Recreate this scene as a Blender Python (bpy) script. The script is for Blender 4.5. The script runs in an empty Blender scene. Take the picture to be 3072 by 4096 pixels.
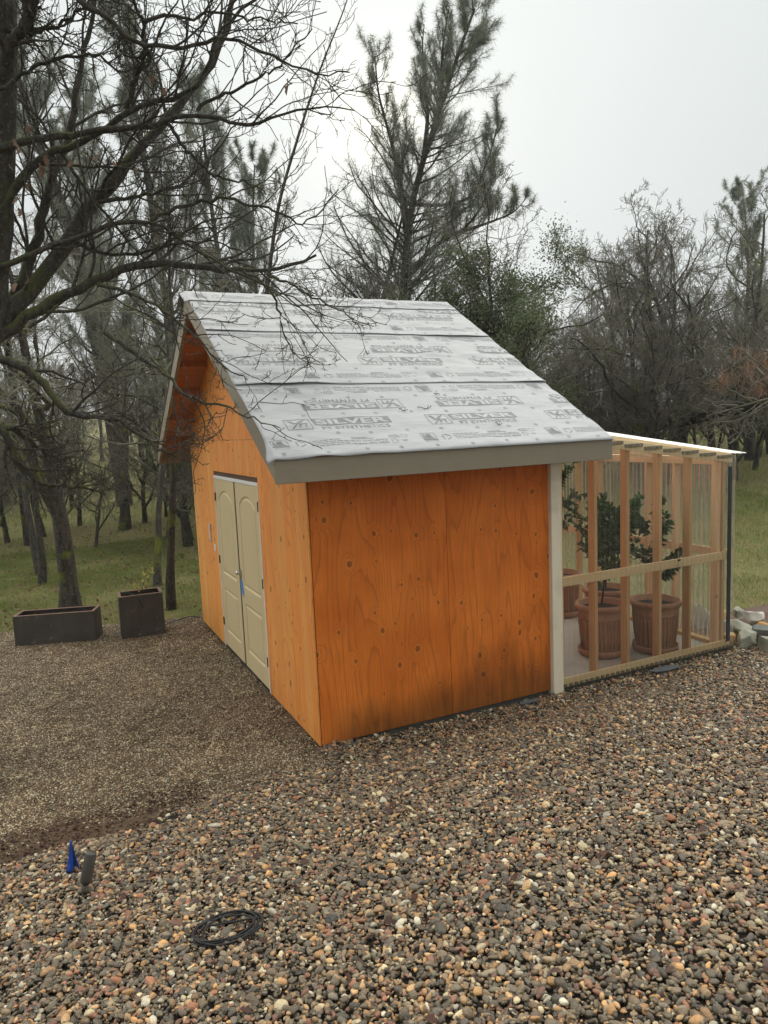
import bpy, bmesh, math, random
import numpy as np
from mathutils import Vector, Matrix

# ------------------------------------------------------------------ camera, sky, sun, exposure
scene = bpy.context.scene
col = scene.collection
CAM = np.array([-1.7969, -5.1257, 2.4967])
cam_data = bpy.data.cameras.new('camera')
cam = bpy.data.objects.new('camera', cam_data)
col.objects.link(cam)
cam.location = CAM
cam.rotation_euler = (1.4531, 0.0433, -0.4511)
cam_data.sensor_fit = 'VERTICAL'
cam_data.sensor_height = 36.0
cam_data.lens = 2839.74 / 4096 * 36.0
cam_data.clip_start = 0.05
cam_data.clip_end = 2000
scene.camera = cam
FWD = np.array([0.4358, 0.9000]); RGT = np.array([0.9000, -0.4358])

SUN_DIR = np.array([0.418, 0.826, 0.377])
SUN_EL = math.asin(SUN_DIR[2]); SUN_AZ = math.atan2(SUN_DIR[0], SUN_DIR[1])
world = bpy.data.worlds.new('World'); scene.world = world; world.use_nodes = True
wt = world.node_tree; wt.nodes.clear()
def wn(t, **k):
    n = wt.nodes.new(t)
    for a, b in k.items(): setattr(n, a, b)
    return n
wo = wn('ShaderNodeOutputWorld')
sky = wn('ShaderNodeTexSky', sky_type='NISHITA', sun_disc=False, sun_elevation=SUN_EL, sun_rotation=SUN_AZ,
         air_density=1.0, dust_density=0.2, ozone_density=1.0)
hs = wn('ShaderNodeHueSaturation'); hs.inputs['Saturation'].default_value = 0.12; hs.inputs['Value'].default_value = 0.55
wt.links.new(sky.outputs[0], hs.inputs['Color'])
bg1 = wn('ShaderNodeBackground'); bg1.inputs['Strength'].default_value = 0.05      # clear-sky light behind the cloud
wt.links.new(hs.outputs[0], bg1.inputs['Color'])
tc = wn('ShaderNodeTexCoord')                                                          # the cloud layer: even grey, brighter round the veiled sun
dot = wn('ShaderNodeVectorMath', operation='DOT_PRODUCT'); dot.inputs[1].default_value = SUN_DIR
wt.links.new(tc.outputs['Generated'], dot.inputs[0])
mx = wn('ShaderNodeMath', operation='MAXIMUM'); mx.inputs[1].default_value = 0.0
wt.links.new(dot.outputs['Value'], mx.inputs[0])
pw = wn('ShaderNodeMath', operation='POWER'); pw.inputs[1].default_value = 26.0
wt.links.new(mx.outputs[0], pw.inputs[0])
pw2 = wn('ShaderNodeMath', operation='POWER'); pw2.inputs[1].default_value = 500.0
wt.links.new(mx.outputs[0], pw2.inputs[0])
wno = wn('ShaderNodeTexNoise'); wno.inputs['Scale'].default_value = 1.6; wno.inputs['Detail'].default_value = 3
wt.links.new(tc.outputs['Generated'], wno.inputs['Vector'])
cr = wn('ShaderNodeMix', data_type='RGBA')
cr.inputs[6].default_value = (0.228, 0.246, 0.242, 1); cr.inputs[7].default_value = (0.262, 0.275, 0.270, 1)
wt.links.new(wno.outputs['Fac'], cr.inputs[0])
sep = wn('ShaderNodeSeparateXYZ'); wt.links.new(tc.outputs['Generated'], sep.inputs[0])      # overcast: brighter towards the zenith
grd = wn('ShaderNodeMath', operation='MULTIPLY_ADD'); grd.use_clamp = False; grd.inputs[1].default_value = 2.0; grd.inputs[2].default_value = 1.0
mz = wn('ShaderNodeMath', operation='MAXIMUM'); mz.inputs[1].default_value = 0.0
wt.links.new(sep.outputs[2], mz.inputs[0]); wt.links.new(mz.outputs[0], grd.inputs[0])
cr2 = wn('ShaderNodeMix', data_type='RGBA', blend_type='MULTIPLY'); cr2.inputs[0].default_value = 1.0
wt.links.new(cr.outputs[2], cr2.inputs[6]); wt.links.new(grd.outputs[0], cr2.inputs[7])
glow = wn('ShaderNodeMix', data_type='RGBA', blend_type='ADD'); glow.inputs[7].default_value = (0.075, 0.064, 0.042, 1)
wt.links.new(pw.outputs[0], glow.inputs[0]); wt.links.new(cr2.outputs[2], glow.inputs[6])
glow2 = wn('ShaderNodeMix', data_type='RGBA', blend_type='ADD'); glow2.inputs[7].default_value = (0.45, 0.40, 0.28, 1)
wt.links.new(pw2.outputs[0], glow2.inputs[0]); wt.links.new(glow.outputs[2], glow2.inputs[6])
bg2 = wn('ShaderNodeBackground'); bg2.inputs['Strength'].default_value = 1.0
wt.links.new(glow2.outputs[2], bg2.inputs['Color'])
addb = wn('ShaderNodeAddShader')
wt.links.new(bg1.outputs[0], addb.inputs[0]); wt.links.new(bg2.outputs[0], addb.inputs[1])
wt.links.new(addb.outputs[0], wo.inputs['Surface'])

sd = bpy.data.lights.new('sun', 'SUN'); sd.energy = 3.6; sd.angle = math.radians(165); sd.color = (1.0, 0.95, 0.87)
sun = bpy.data.objects.new('sun', sd); col.objects.link(sun)
sun.rotation_euler = Vector(-SUN_DIR).to_track_quat('-Z', 'Y').to_euler()

vs = scene.view_settings
vs.view_transform = 'Standard'; vs.look = 'None'; vs.exposure = 0.40; vs.gamma = 1.0; vs.use_curve_mapping = False
scene.cycles.use_denoising = True
scene.cycles.max_bounces = 6
scene.cycles.diffuse_bounces = 3
scene.cycles.transparent_max_bounces = 16
scene.cycles.volume_bounces = 0

# ------------------------------------------------------------------ helpers
rng = np.random.default_rng(7)
random.seed(7)

def tag(o, label=None, cat=None, group=None, kind=None):
    if label: o['label'] = label
    if cat: o['category'] = cat
    if group: o['group'] = group
    if kind: o['kind'] = kind
    return o

def empty(name, loc=(0, 0, 0), rz=0.0, parent=None):
    o = bpy.data.objects.new(name, None); col.objects.link(o)
    o.location = loc; o.rotation_euler = (0, 0, rz); o.empty_display_size = 0.1
    if parent: o.parent = parent
    return o

def obj(name, me, parent=None, loc=None):
    o = bpy.data.objects.new(name, me); col.objects.link(o)
    if parent: o.parent = parent
    if loc is not None: o.location = loc
    return o

def fast_mesh(name, V, faces, mats=(), smooth=False, midx=None):
    """V (n,3); faces: list of int arrays (m,k)"""
    me = bpy.data.meshes.new(name)
    V = np.asarray(V, np.float32)
    me.vertices.add(len(V)); me.vertices.foreach_set('co', V.ravel())
    li = np.concatenate([f.ravel() for f in faces]).astype(np.int32)
    ln = np.concatenate([np.full(len(f), f.shape[1]) for f in faces]).astype(np.int32)
    st = np.concatenate([[0], np.cumsum(ln)[:-1]]).astype(np.int32)
    me.loops.add(len(li)); me.loops.foreach_set('vertex_index', li)
    me.polygons.add(len(ln)); me.polygons.foreach_set('loop_start', st); me.polygons.foreach_set('loop_total', ln)
    if midx is not None: me.polygons.foreach_set('material_index', np.asarray(midx, np.int32))
    if smooth: me.polygons.foreach_set('use_smooth', np.ones(len(ln), bool))
    me.update(calc_edges=True)
    for m in mats: me.materials.append(m)
    return me

class MB:
    def __init__(s): s.v = []; s.f = []; s.m = []
    def add(s, V, F, m=0):
        o = len(s.v); s.v += [tuple(map(float, q)) for q in V]
        s.f += [tuple(i + o for i in q) for q in F]; s.m += [m] * len(F)
        return s
    def box(s, x0, x1, y0, y1, z0, z1, m=0):
        V = [(x0,y0,z0),(x1,y0,z0),(x1,y1,z0),(x0,y1,z0),(x0,y0,z1),(x1,y0,z1),(x1,y1,z1),(x0,y1,z1)]
        return s.add(V, [(0,3,2,1),(4,5,6,7),(0,1,5,4),(1,2,6,5),(2,3,7,6),(3,0,4,7)], m)
    def prism(s, poly, d, m=0):
        """poly: 3-D outline, d: extrusion vector"""
        n = len(poly); V = [tuple(p) for p in poly] + [tuple(np.add(p, d)) for p in poly]
        F = [tuple(range(n))[::-1], tuple(range(n, 2*n))] + [(i, (i+1) % n, n+(i+1) % n, n+i) for i in range(n)]
        return s.add(V, F, m)
    def tube(s, pts, rad, k=8, cap=True, m=0):
        P = np.asarray(pts, float); n = len(P); R = np.broadcast_to(np.asarray(rad, float), (n,))
        T = np.gradient(P, axis=0); T /= np.linalg.norm(T, axis=1)[:, None] + 1e-12
        ref = np.array([0.13, 0.31, 0.94]) if abs(T[0] @ [0.13, .31, .94]) < .9 else np.array([1., 0.2, 0])
        V = []
        for i in range(n):
            a = np.cross(T[i], ref); a /= np.linalg.norm(a); b = np.cross(T[i], a)
            for j in range(k):
                t = 2*math.pi*j/k; V.append(P[i] + R[i]*(math.cos(t)*a + math.sin(t)*b))
        F = [(i*k+j, i*k+(j+1) % k, (i+1)*k+(j+1) % k, (i+1)*k+j) for i in range(n-1) for j in range(k)]
        if cap: F += [tuple(range(k))[::-1], tuple(range((n-1)*k, n*k))]
        return s.add(V, F, m)
    def lathe(s, prof, c=(0, 0, 0), k=32, m=0):
        V = []; n = len(prof)
        for r, z in prof:
            for j in range(k):
                t = 2*math.pi*j/k; V.append((c[0]+r*math.cos(t), c[1]+r*math.sin(t), c[2]+z))
        F = [(i*k+j, i*k+(j+1) % k, (i+1)*k+(j+1) % k, (i+1)*k+j) for i in range(n-1) for j in range(k)]
        F += [tuple(range(k))[::-1], tuple(range((n-1)*k, n*k))]
        return s.add(V, F, m)
    def mesh(s, name, mats, smooth=False):
        me = bpy.data.meshes.new(name); me.from_pydata(s.v, [], s.f)
        for q in (mats if isinstance(mats, (list, tuple)) else [mats]): me.materials.append(q)
        me.polygons.foreach_set('material_index', s.m)
        if smooth: me.polygons.foreach_set('use_smooth', [True]*len(s.f))
        me.update(); return me
    def build(s, name, mats, parent=None, bevel=0, smooth=False, loc=None):
        o = obj(name, s.mesh(name, mats, smooth), parent, loc)
        if bevel:
            b = o.modifiers.new('bevel', 'BEVEL'); b.width = bevel; b.segments = 1; b.limit_method = 'ANGLE'
        return o

# ------------------------------------------------------------------ materials
class NT:
    def __init__(s, name):
        s.m = bpy.data.materials.new(name); s.m.use_nodes = True; s.t = s.m.node_tree; s.t.nodes.clear()
        s.out = s.t.nodes.new('ShaderNodeOutputMaterial')
    def n(s, typ, ins=None, **props):
        q = s.t.nodes.new('ShaderNode' + typ)
        for a, b in props.items(): setattr(q, a, b)
        for k, v in (ins or {}).items(): s.set(q, k, v)
        return q
    def set(s, q, k, v):
        i = q.inputs[k]
        if isinstance(v, bpy.types.Node): v = v.outputs[0]
        if isinstance(v, bpy.types.NodeSocket): s.t.links.new(v, i)
        else:
            if i.type == 'RGBA' and len(v) == 3: v = (*v, 1)
            i.default_value = v
    def math(s, op, a, b=None, c=None, clamp=False):
        q = s.n('Math', operation=op); q.use_clamp = clamp; s.set(q, 0, a)
        if b is not None: s.set(q, 1, b)
        if c is not None: s.set(q, 2, c)
        return q.outputs[0]
    def mix(s, f, a, b, blend='MIX'):
        q = s.n('Mix', data_type='RGBA', blend_type=blend); s.set(q, 0, f); s.set(q, 6, a); s.set(q, 7, b)
        return q.outputs[2]
    def ramp(s, f, stops, interp='LINEAR'):
        q = s.n('ValToRGB', {0: f}); r = q.color_ramp; r.interpolation = interp
        while len(r.elements) < len(stops): r.elements.new(0.5)
        for e, (p, c) in zip(r.elements, stops):
            e.position = p; e.color = (*c, 1) if len(c) == 3 else c
        return q.outputs[0]
    def rng01(s, f, lo, hi, a=0.0, b=1.0):
        q = s.n('MapRange', {0: f, 1: lo, 2: hi, 3: a, 4: b}); q.clamp = True
        return q.outputs[0]
    def noise(s, vec, scale, detail=2.0, rough=0.5, dist=0.0):
        return s.n('TexNoise', {'Vector': vec, 'Scale': scale, 'Detail': detail, 'Roughness': rough, 'Distortion': dist}).outputs[0]
    def vscale(s, vec, xyz):
        return s.n('VectorMath', {0: vec, 1: xyz}, operation='MULTIPLY').outputs[0]
    def coords(s, kind='Object'): return s.n('TexCoord').outputs[kind]
    def pos(s): return s.n('NewGeometry').outputs['Position']
    def bump(s, h, strength=0.3, dist=0.01): return s.n('Bump', {'Strength': strength, 'Distance': dist, 'Height': h}).outputs[0]
    def bsdf(s, colr, rough=0.7, normal=None, spec=0.4, metal=0.0, **extra):
        q = s.n('BsdfPrincipled', {'Base Color': colr, 'Roughness': rough, 'Specular IOR Level': spec, 'Metallic': metal})
        for k, v in extra.items(): s.set(q, k, v)
        if normal is not None: s.set(q, 'Normal', normal)
        s.t.links.new(q.outputs[0], s.out.inputs[0]); return s.m

def plywood():
    N = NT('stained_plywood'); P = N.coords()
    sp = N.n('SeparateXYZ', {0: P}); oi = N.n('ObjectInfo').outputs['Random']
    off = N.math('MULTIPLY', oi, 37.0)
    u = N.math('ADD', N.math('ADD', sp.outputs[0], sp.outputs[1]), off); z = sp.outputs[2]
    uz = N.n('CombineXYZ', {0: u, 1: 0.0, 2: z}).outputs[0]
    # knots
    kv = N.vscale(uz, (5.2, 0.0, 4.2))
    kv = N.n('VectorMath', {0: kv, 1: N.vscale(N.n('TexNoise', {'Vector': uz, 'Scale': 9.0}).outputs[1], (.22, 0, .22))}, operation='ADD').outputs[0]
    sx = N.n('SeparateXYZ', {0: kv})
    k2 = N.n('CombineXYZ', {0: sx.outputs[0], 1: sx.outputs[2], 2: 0.0}).outputs[0]
    vo = N.n('TexVoronoi', {'Vector': k2, 'Scale': 1.0, 'Randomness': 1.0}, voronoi_dimensions='2D')
    cs = N.n('SeparateColor', {0: vo.outputs['Color']})
    d = N.math('MULTIPLY', vo.outputs['Distance'], N.math('MULTIPLY_ADD', cs.outputs[2], 1.0, .62))
    has = N.math('GREATER_THAN', cs.outputs[0], 0.58)
    big = N.math('MULTIPLY_ADD', cs.outputs[1], 0.8, 0.5)
    bumpk = N.math('MULTIPLY', N.math('POWER', 2.718, N.math('MULTIPLY', N.math('MULTIPLY', d, d), -24.0)), N.math('MULTIPLY', has, big))
    low = N.noise(N.vscale(uz, (2.6, 1, 0.42)), 1.0, 1.0, 0.4)
    mid = N.noise(N.vscale(uz, (8.0, 1, 0.9)), 1.0, 2.0, 0.5)
    ph = N.math('ADD', N.math('MULTIPLY', low, 20.0), N.math('ADD', N.math('MULTIPLY', mid, 2.2), N.math('MULTIPLY', u, 9.0)))
    ph = N.math('ADD', ph, N.math('MULTIPLY', bumpk, 4.6))
    tri = N.math('FRACT', ph)                                         # each growth ring: slow light side, sharp dark edge
    line = N.math('POWER', tri, 7.0)
    line = N.math('MULTIPLY', line, N.rng01(tri, 0.94, 1.0, 1.0, 0.15))
    fine = N.noise(N.vscale(uz, (160, 1, 3.5)), 1.0, 3.0, 0.6)
    blot = N.noise(uz, 1.7, 3.0, 0.55)
    c = N.mix(N.rng01(blot, .3, .7), (0.66, 0.155, 0.018), (0.86, 0.250, 0.040))
    c = N.mix(N.math('MULTIPLY', N.rng01(N.noise(N.vscale(uz, (9, 1, .6)), 1., 4., .65), .45, .7), .3), c, (0.54, 0.125, 0.018))
    c = N.mix(N.math('MULTIPLY', line, 0.62), c, (0.27, 0.066, 0.014))
    c = N.mix(N.math('MULTIPLY', N.rng01(fine, .45, .75), 0.42), c, (0.30, 0.085, 0.015))
    bl = N.n('Attribute', attribute_type='OBJECT', attribute_name='bleach_and_light').outputs['Fac']  # weathered yellowing of the door wall, plus its stronger light put into the colour
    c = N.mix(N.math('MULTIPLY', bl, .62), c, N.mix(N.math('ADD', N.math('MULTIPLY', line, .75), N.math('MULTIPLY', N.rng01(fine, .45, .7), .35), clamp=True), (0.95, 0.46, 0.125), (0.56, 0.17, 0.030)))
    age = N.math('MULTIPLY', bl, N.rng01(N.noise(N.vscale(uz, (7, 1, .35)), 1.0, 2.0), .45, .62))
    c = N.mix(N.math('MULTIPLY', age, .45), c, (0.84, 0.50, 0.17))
    core = N.math('MULTIPLY', N.rng01(d, 0.036, 0.066, 1.0, 0.0), has)
    ring = N.math('MULTIPLY', N.math('MULTIPLY', N.rng01(d, .048, .06), N.rng01(d, .066, .09, 1, 0)), has)
    halo = N.math('MULTIPLY', N.math('MULTIPLY', N.rng01(d, .06, .08), N.rng01(d, .10, .16, 1, 0)), has)
    c = N.mix(N.math('MULTIPLY', halo, 0.22), c, (0.80, 0.36, 0.10))
    c = N.mix(N.math('MULTIPLY', core, 0.7), c, (0.20, 0.050, 0.014))
    c = N.mix(N.math('MULTIPLY', ring, 0.75), c, (0.08, 0.022, 0.008))
    # small checks and dark pitch marks
    sv = N.n('TexVoronoi', {'Vector': N.vscale(uz, (16, 1, 5.5)), 'Scale': 1.0})
    pk = N.math('MULTIPLY', N.rng01(sv.outputs['Distance'], .05, .11, 1, 0), N.math('GREATER_THAN', N.n('SeparateColor', {0: sv.outputs['Color']}).outputs[0], .72))
    c = N.mix(N.math('MULTIPLY', pk, .7), c, (0.09, 0.03, 0.012))
    # damp rising from the foot of the sheet
    dn = N.noise(N.vscale(uz, (3.2, 1, 0.8)), 1.0, 3.0, .6); dn2 = N.noise(N.vscale(uz, (16, 1, 0.7)), 1.0, 3.0, .65)
    top = N.math('ADD', N.math('MULTIPLY_ADD', dn, 1.1, -0.22), N.math('MULTIPLY', N.rng01(sp.outputs[0], .7, 1.6), .16))
    damp = N.math('SUBTRACT', top, z); damp = N.rng01(damp, -0.05, 0.30)
    damp = N.math('MULTIPLY', damp, N.rng01(dn2, .30, .62, .35, 1.0))
    front = N.rng01(sp.outputs[0], 0.05, 0.3)
    foot = N.math('MULTIPLY', N.math('MULTIPLY', N.rng01(N.math('ADD', z, N.math('MULTIPLY', dn2, .22)), .12, .42, 1, 0), front), .48)
    c = N.mix(foot, c, (0.20, 0.085, 0.022))
    c = N.mix(N.math('MULTIPLY', damp, N.math('MULTIPLY_ADD', front, .56, .12)), c, (0.080, 0.040, 0.012))
    h = N.math('SUBTRACT', N.math('MULTIPLY', fine, .3), line)
    return N.bsdf(c, 0.55, N.bump(h, 0.35, 0.004), 0.2)

def lumber(name, c0, c1, cd, axis=2, rough=.7, wane=False):
    N = NT(name); P = N.coords(); oi = N.n('ObjectInfo').outputs['Random']
    off = N.n('CombineXYZ', {0: N.math('MULTIPLY', oi, 31.), 1: N.math('MULTIPLY', oi, 17.), 2: N.math('MULTIPLY', oi, 53.)})
    v = N.n('VectorMath', {0: P, 1: off}, operation='ADD').outputs[0]
    s1 = [22, 22, 22]; s1[axis] = 0.9; s2 = [150, 150, 150]; s2[axis] = 3.0; s3 = [5, 5, 5]; s3[axis] = 1.2
    a = N.noise(N.vscale(v, s1), 1., 3., .55, .6); f = N.noise(N.vscale(v, s2), 1., 2., .6); b = N.noise(N.vscale(v, s3), 1., 2.)
    c = N.mix(N.rng01(a, .32, .68), c0, c1)
    c = N.mix(N.math('MULTIPLY', N.rng01(f, .5, .75), .35), c, cd)
    c = N.mix(N.math('MULTIPLY', N.rng01(b, .55, .75), .3), c, cd)
    kn = N.n('TexVoronoi', {'Vector': v, 'Scale': 3.4}); 
    kf = N.math('MULTIPLY', N.rng01(kn.outputs['Distance'], .05, .085, 1, 0), N.math('GREATER_THAN', N.n('SeparateColor', {0: kn.outputs['Color']}).outputs[0], .5))
    c = N.mix(N.math('MULTIPLY', kf, .7), c, [q*.35 for q in cd])
    hv = N.n('HueSaturation', {'Color': c, 'Value': N.math('MULTIPLY_ADD', oi, .34, .83), 'Saturation': N.math('MULTIPLY_ADD', oi, -.2, 1.1)})
    return N.bsdf(hv.outputs[0], rough, N.bump(f, .25, .003), .3)

def painted(name, c, dirt, rough=.55, scale=6., amt=.35, grain=(3, 90, 90), bstr=.25):
    N = NT(name); P = N.coords()
    a = N.noise(P, scale, 4., .6); g = N.noise(N.vscale(P, grain), 1., 3., .6)
    cc = N.mix(N.math('MULTIPLY', N.rng01(a, .5, .75), amt), c, dirt)
    cc = N.mix(N.math('MULTIPLY', N.rng01(g, .55, .75), amt*.5), cc, dirt)
    return N.bsdf(cc, rough, N.bump(g, bstr, .004), .4)

M = {}
M['ply'] = plywood()
M['stud'] = lumber('cedar_stud', (.64, .39, .20), (.74, .51, .29), (.46, .24, .12), 2)
M['studx'] = lumber('pine_rail', (.78, .57, .32), (.84, .66, .41), (.64, .42, .20), 0)
M['studxr'] = lumber('cedar_rail', (.58, .36, .19), (.68, .47, .27), (.44, .24, .12), 1)
M['soffit'] = lumber('stained_soffit', (.46, .15, .035), (.55, .21, .055), (.27, .08, .018), 0)
M['fascia'] = painted('taupe_paint', (.262, .222, .160), (.200, .167, .118), .6, 5., .4, (3, 120, 120), .35)
M['rake'] = painted('taupe_paint_rake', (.27, .232, .175), (.205, .175, .13), .6, 5., .4, (60, 4, 4), .3)
M['trim'] = painted('cream_primer', (.78, .70, .53), (.44, .40, .31), .6, 3.2, .55, (60, 60, 4), .15)
M['door'] = painted('tan_door_paint', (.60, .485, .275), (.50, .40, .22), .5, 3., .35, (120, 120, 3), .12)
M['jamb'] = painted('white_jamb', (.74, .75, .75), (.55, .55, .52), .5, 7., .3, (40, 40, 6), .1)
M['header'] = lumber('dark_header', (.075, .038, .02), (.11, .06, .03), (.04, .02, .012), 1)
M['concrete_dark'] = painted('damp_concrete', (.075, .070, .060), (.045, .042, .036), .8, 14., .6, (30, 30, 30), .4)
M['slab'] = painted('floor_concrete', (.40, .385, .35), (.27, .25, .22), .75, 3.5, .6, (20, 20, 20), .2)
M['black'] = painted('black_rubber', (.012, .012, .013), (.022, .022, .022), .6, 20., .4, (40, 40, 40), .1)
M['grey_gasket'] = painted('charcoal_weatherstrip', (.030, .034, .040), (.05, .053, .058), .6, 20., .4, (40, 40, 40), .1)
M['hinge'] = painted('bronze_hinge', (.105, .088, .068), (.05, .043, .035), .45, 40., .5, (60, 60, 60), .1)
M['chrome'] = NT('satin_nickel').bsdf((.72, .70, .66), .28, None, .5, .9)
M['tape'] = painted('blue_tape', (.03, .27, .85), (.02, .2, .7), .6, 20., .4, (60, 60, 60), .2)
M['flagblue'] = painted('blue_vinyl', (.012, .065, .36), (.01, .045, .25), .45, 20., .4, (60, 60, 60), .1)
M['white'] = painted('white_plastic', (.76, .76, .75), (.6, .6, .58), .4, 9., .3, (40, 40, 40), .05)

def underlayment():
    N = NT('silver_underlayment'); P = N.coords()
    a = N.noise(N.vscale(P, (2.2, 7, 7)), 1., 4., .6, .4); b = N.noise(N.vscale(P, (9, 60, 60)), 1., 3., .6)
    f = N.noise(P, 260., 2.)
    c = N.mix(N.rng01(a, .3, .72), (.35, .359, .367), (.42, .428, .435))
    c = N.mix(N.math('MULTIPLY', N.rng01(b, .5, .72), .22), c, (.31, .32, .328))
    h = N.math('ADD', N.math('MULTIPLY', a, 2.2), N.math('ADD', N.math('MULTIPLY', b, .55), N.math('MULTIPLY', f, .06)))
    return N.bsdf(c, .46, N.bump(h, .42, .012), .5)
M['ul'] = underlayment()
M['ink'] = painted('grey_ink', (.18, .187, .193), (.225, .232, .24), .5, 9., .5, (12, 60, 60), .15)
M['inkdark'] = painted('dark_grey_ink', (.14, .146, .152), (.19, .197, .203), .5, 9., .5, (12, 60, 60), .15)
M['inklight'] = painted('unprinted_letter', (.41, .418, .425), (.365, .373, .38), .46, 9., .4, (12, 60, 60), .15)

def polycarb(name, haze, tint, glint=.0):
    N = NT(name); P = N.coords()
    dr = N.n('TexVoronoi', {'Vector': P, 'Scale': 75.}); dr2 = N.noise(P, 5., 3.)
    drop = N.math('MULTIPLY', N.rng01(dr.outputs['Distance'], .10, .22, 1, 0), N.math('GREATER_THAN', N.n('SeparateColor', {0: dr.outputs['Color']}).outputs[0], .80))
    drop = N.math('MULTIPLY', drop, N.rng01(dr2, .5, .6))
    streak = N.noise(N.vscale(P, (38, 38, 1.3)), 1., 3., .6)
    hz = N.math('MULTIPLY_ADD', N.rng01(streak, .4, .75), haze*.9, haze*.55)
    fl_ = N.n('LayerWeight', {0: .35}).outputs['Facing']
    hz = N.math('ADD', hz, N.math('MULTIPLY', N.math('POWER', fl_, 2.5), .38), clamp=True)
    hz = N.math('MAXIMUM', hz, N.math('MULTIPLY', drop, .5))
    tr = N.n('BsdfTransparent', {0: (*tint, 1)})
    tl = N.n('BsdfTranslucent', {0: (.80, .82, .76, 1)}); df = N.n('BsdfDiffuse', {0: (.72, .74, .68, 1)})
    dd = N.n('MixShader', {0: .5, 1: tl, 2: df})
    m1 = N.n('MixShader', {0: hz, 1: tr, 2: dd})
    gl = N.n('BsdfGlossy', {0: (1, 1, 1, 1), 1: .12})
    fr = N.n('Fresnel', {0: 1.45}); m2 = N.n('MixShader', {0: N.math('MULTIPLY', fr, .75), 1: m1, 2: gl})
    N.t.links.new(m2.outputs[0], N.out.inputs[0]); return N.m
M['poly'] = polycarb('clear_polycarbonate', .045, (.955, .96, .94))
M['polyh'] = polycarb('fogged_polycarbonate', .20, (.90, .92, .86))
M['polyroof'] = polycarb('roof_polycarbonate', .28, (.95, .96, .95))
M['foam'] = painted('foam_closure', (.235, .195, .125), (.15, .12, .075), .8, 40., .5, (60, 60, 60), .3)

def terracotta():
    N = NT('terracotta'); P = N.coords(); a = N.noise(P, 5., 4., .6); b = N.noise(N.vscale(P, (22, 22, 2.)), 1., 3.)
    c = N.mix(N.rng01(a, .35, .7), (.36, .185, .11), (.46, .27, .17))
    c = N.mix(N.math('MULTIPLY', N.rng01(b, .5, .7), .35), c, (.27, .115, .06))
    return N.bsdf(c, .7, N.bump(b, .2, .006), .3)
M['pot'] = terracotta()
M['soil'] = painted('potting_soil', (.022, .014, .010), (.05, .034, .024), .95, 60., .6, (120, 120, 120), .9)

def corten():
    N = NT('weathered_steel'); P = N.coords()
    a = N.noise(P, 3.2, 5., .65); st = N.noise(N.vscale(P, (14, 14, 1.6)), 1., 4., .6); f = N.noise(P, 90., 3.)
    c = N.mix(N.rng01(a, .35, .7), (.050, .045, .039), (.080, .070, .058))
    c = N.mix(N.math('MULTIPLY', N.rng01(st, .52, .72), .55), c, (.060, .040, .028))
    c = N.mix(N.math('MULTIPLY', N.rng01(N.noise(P, 7.5, 3., .6), .62, .68), .35), c, (.20, .185, .16))
    return N.bsdf(c, N.math('MULTIPLY_ADD', a, .4, .3), N.bump(f, .15, .003), .4)
M['steel'] = corten()
M['steelrim'] = painted('rusty_rim', (.17, .095, .062), (.08, .05, .036), .7, 12., .6, (30, 30, 30), .3)

def bark(name, c0, c1, moss=(.115, .135, .022), mossy=.5, sc=18.):
    N = NT(name); g = N.n('NewGeometry'); P = g.outputs['Position']
    v = N.vscale(P, (sc, sc, sc*.3)); a = N.noise(v, 1., 5., .7); b = N.noise(P, 2.6, 3., .6)
    c = N.mix(N.rng01(a, .35, .68), c0, c1)
    l = N.noise(P, 40., 2., .6)
    c = N.mix(N.math('MULTIPLY', N.rng01(l, .60, .68), .5), c, (.21, .215, .185))
    nz = N.n('SeparateXYZ', {0: g.outputs['Normal']}).outputs[2]
    mo = N.math('MULTIPLY', N.rng01(N.math('ADD', N.math('MULTIPLY', nz, .20), b), .56, .70), mossy)
    c = N.mix(mo, c, moss)
    return N.bsdf(c, .9, N.bump(a, .8, .03), .2)
M['bark'] = bark('oak_bark', (.026, .022, .018), (.085, .075, .060), moss=(.13, .15, .022), mossy=.95)
M['barkfg'] = bark('near_oak_bark', (.035, .032, .026), (.10, .093, .074), (.095, .105, .03), .7, 26.)
M['twig'] = bark('lichen_twig', (.105, .10, .078), (.30, .295, .24), (.17, .18, .09), .35, 8.)
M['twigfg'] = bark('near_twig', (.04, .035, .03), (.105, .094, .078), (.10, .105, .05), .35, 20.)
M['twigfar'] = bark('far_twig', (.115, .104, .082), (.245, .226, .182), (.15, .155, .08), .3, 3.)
M['pinebark'] = bark('pine_bark', (.042, .034, .027), (.115, .094, .075), mossy=.1)
M['char'] = bark('dead_log_bark', (.012, .010, .009), (.035, .030, .026), mossy=.05)

def foliage(name, c0, c1, rough=.6, trans=.25):
    N = NT(name); P = N.pos(); a = N.noise(P, 1.3, 3., .6); g = N.n('NewGeometry')
    r = N.n('SeparateXYZ', {0: g.outputs['Normal']}).outputs[0]
    b = N.noise(P, 23., 1.)
    c = N.mix(N.rng01(N.math('ADD', N.math('MULTIPLY', a, .6), N.math('MULTIPLY', b, .5)), .35, .75), c0, c1)
    q = N.n('BsdfPrincipled', {'Base Color': c, 'Roughness': rough, 'Specular IOR Level': .3})
    t = N.n('BsdfTranslucent', {0: c}); m = N.n('MixShader', {0: trans, 1: q, 2: t})
    N.t.links.new(m.outputs[0], N.out.inputs[0]); return N.m
M['needle'] = foliage('pine_needles', (.165, .19, .145), (.275, .295, .23))
M['needledead'] = foliage('dead_needles', (.24, .125, .075), (.36, .20, .12))
M['oakleaf'] = foliage('live_oak_leaves', (.075, .105, .048), (.155, .185, .09))
M['citrus'] = foliage('citrus_leaves', (.016, .048, .014), (.045, .105, .025), .35)
M['yleaf'] = foliage('yellow_leaves', (.42, .40, .10), (.58, .54, .18), .5)
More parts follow.
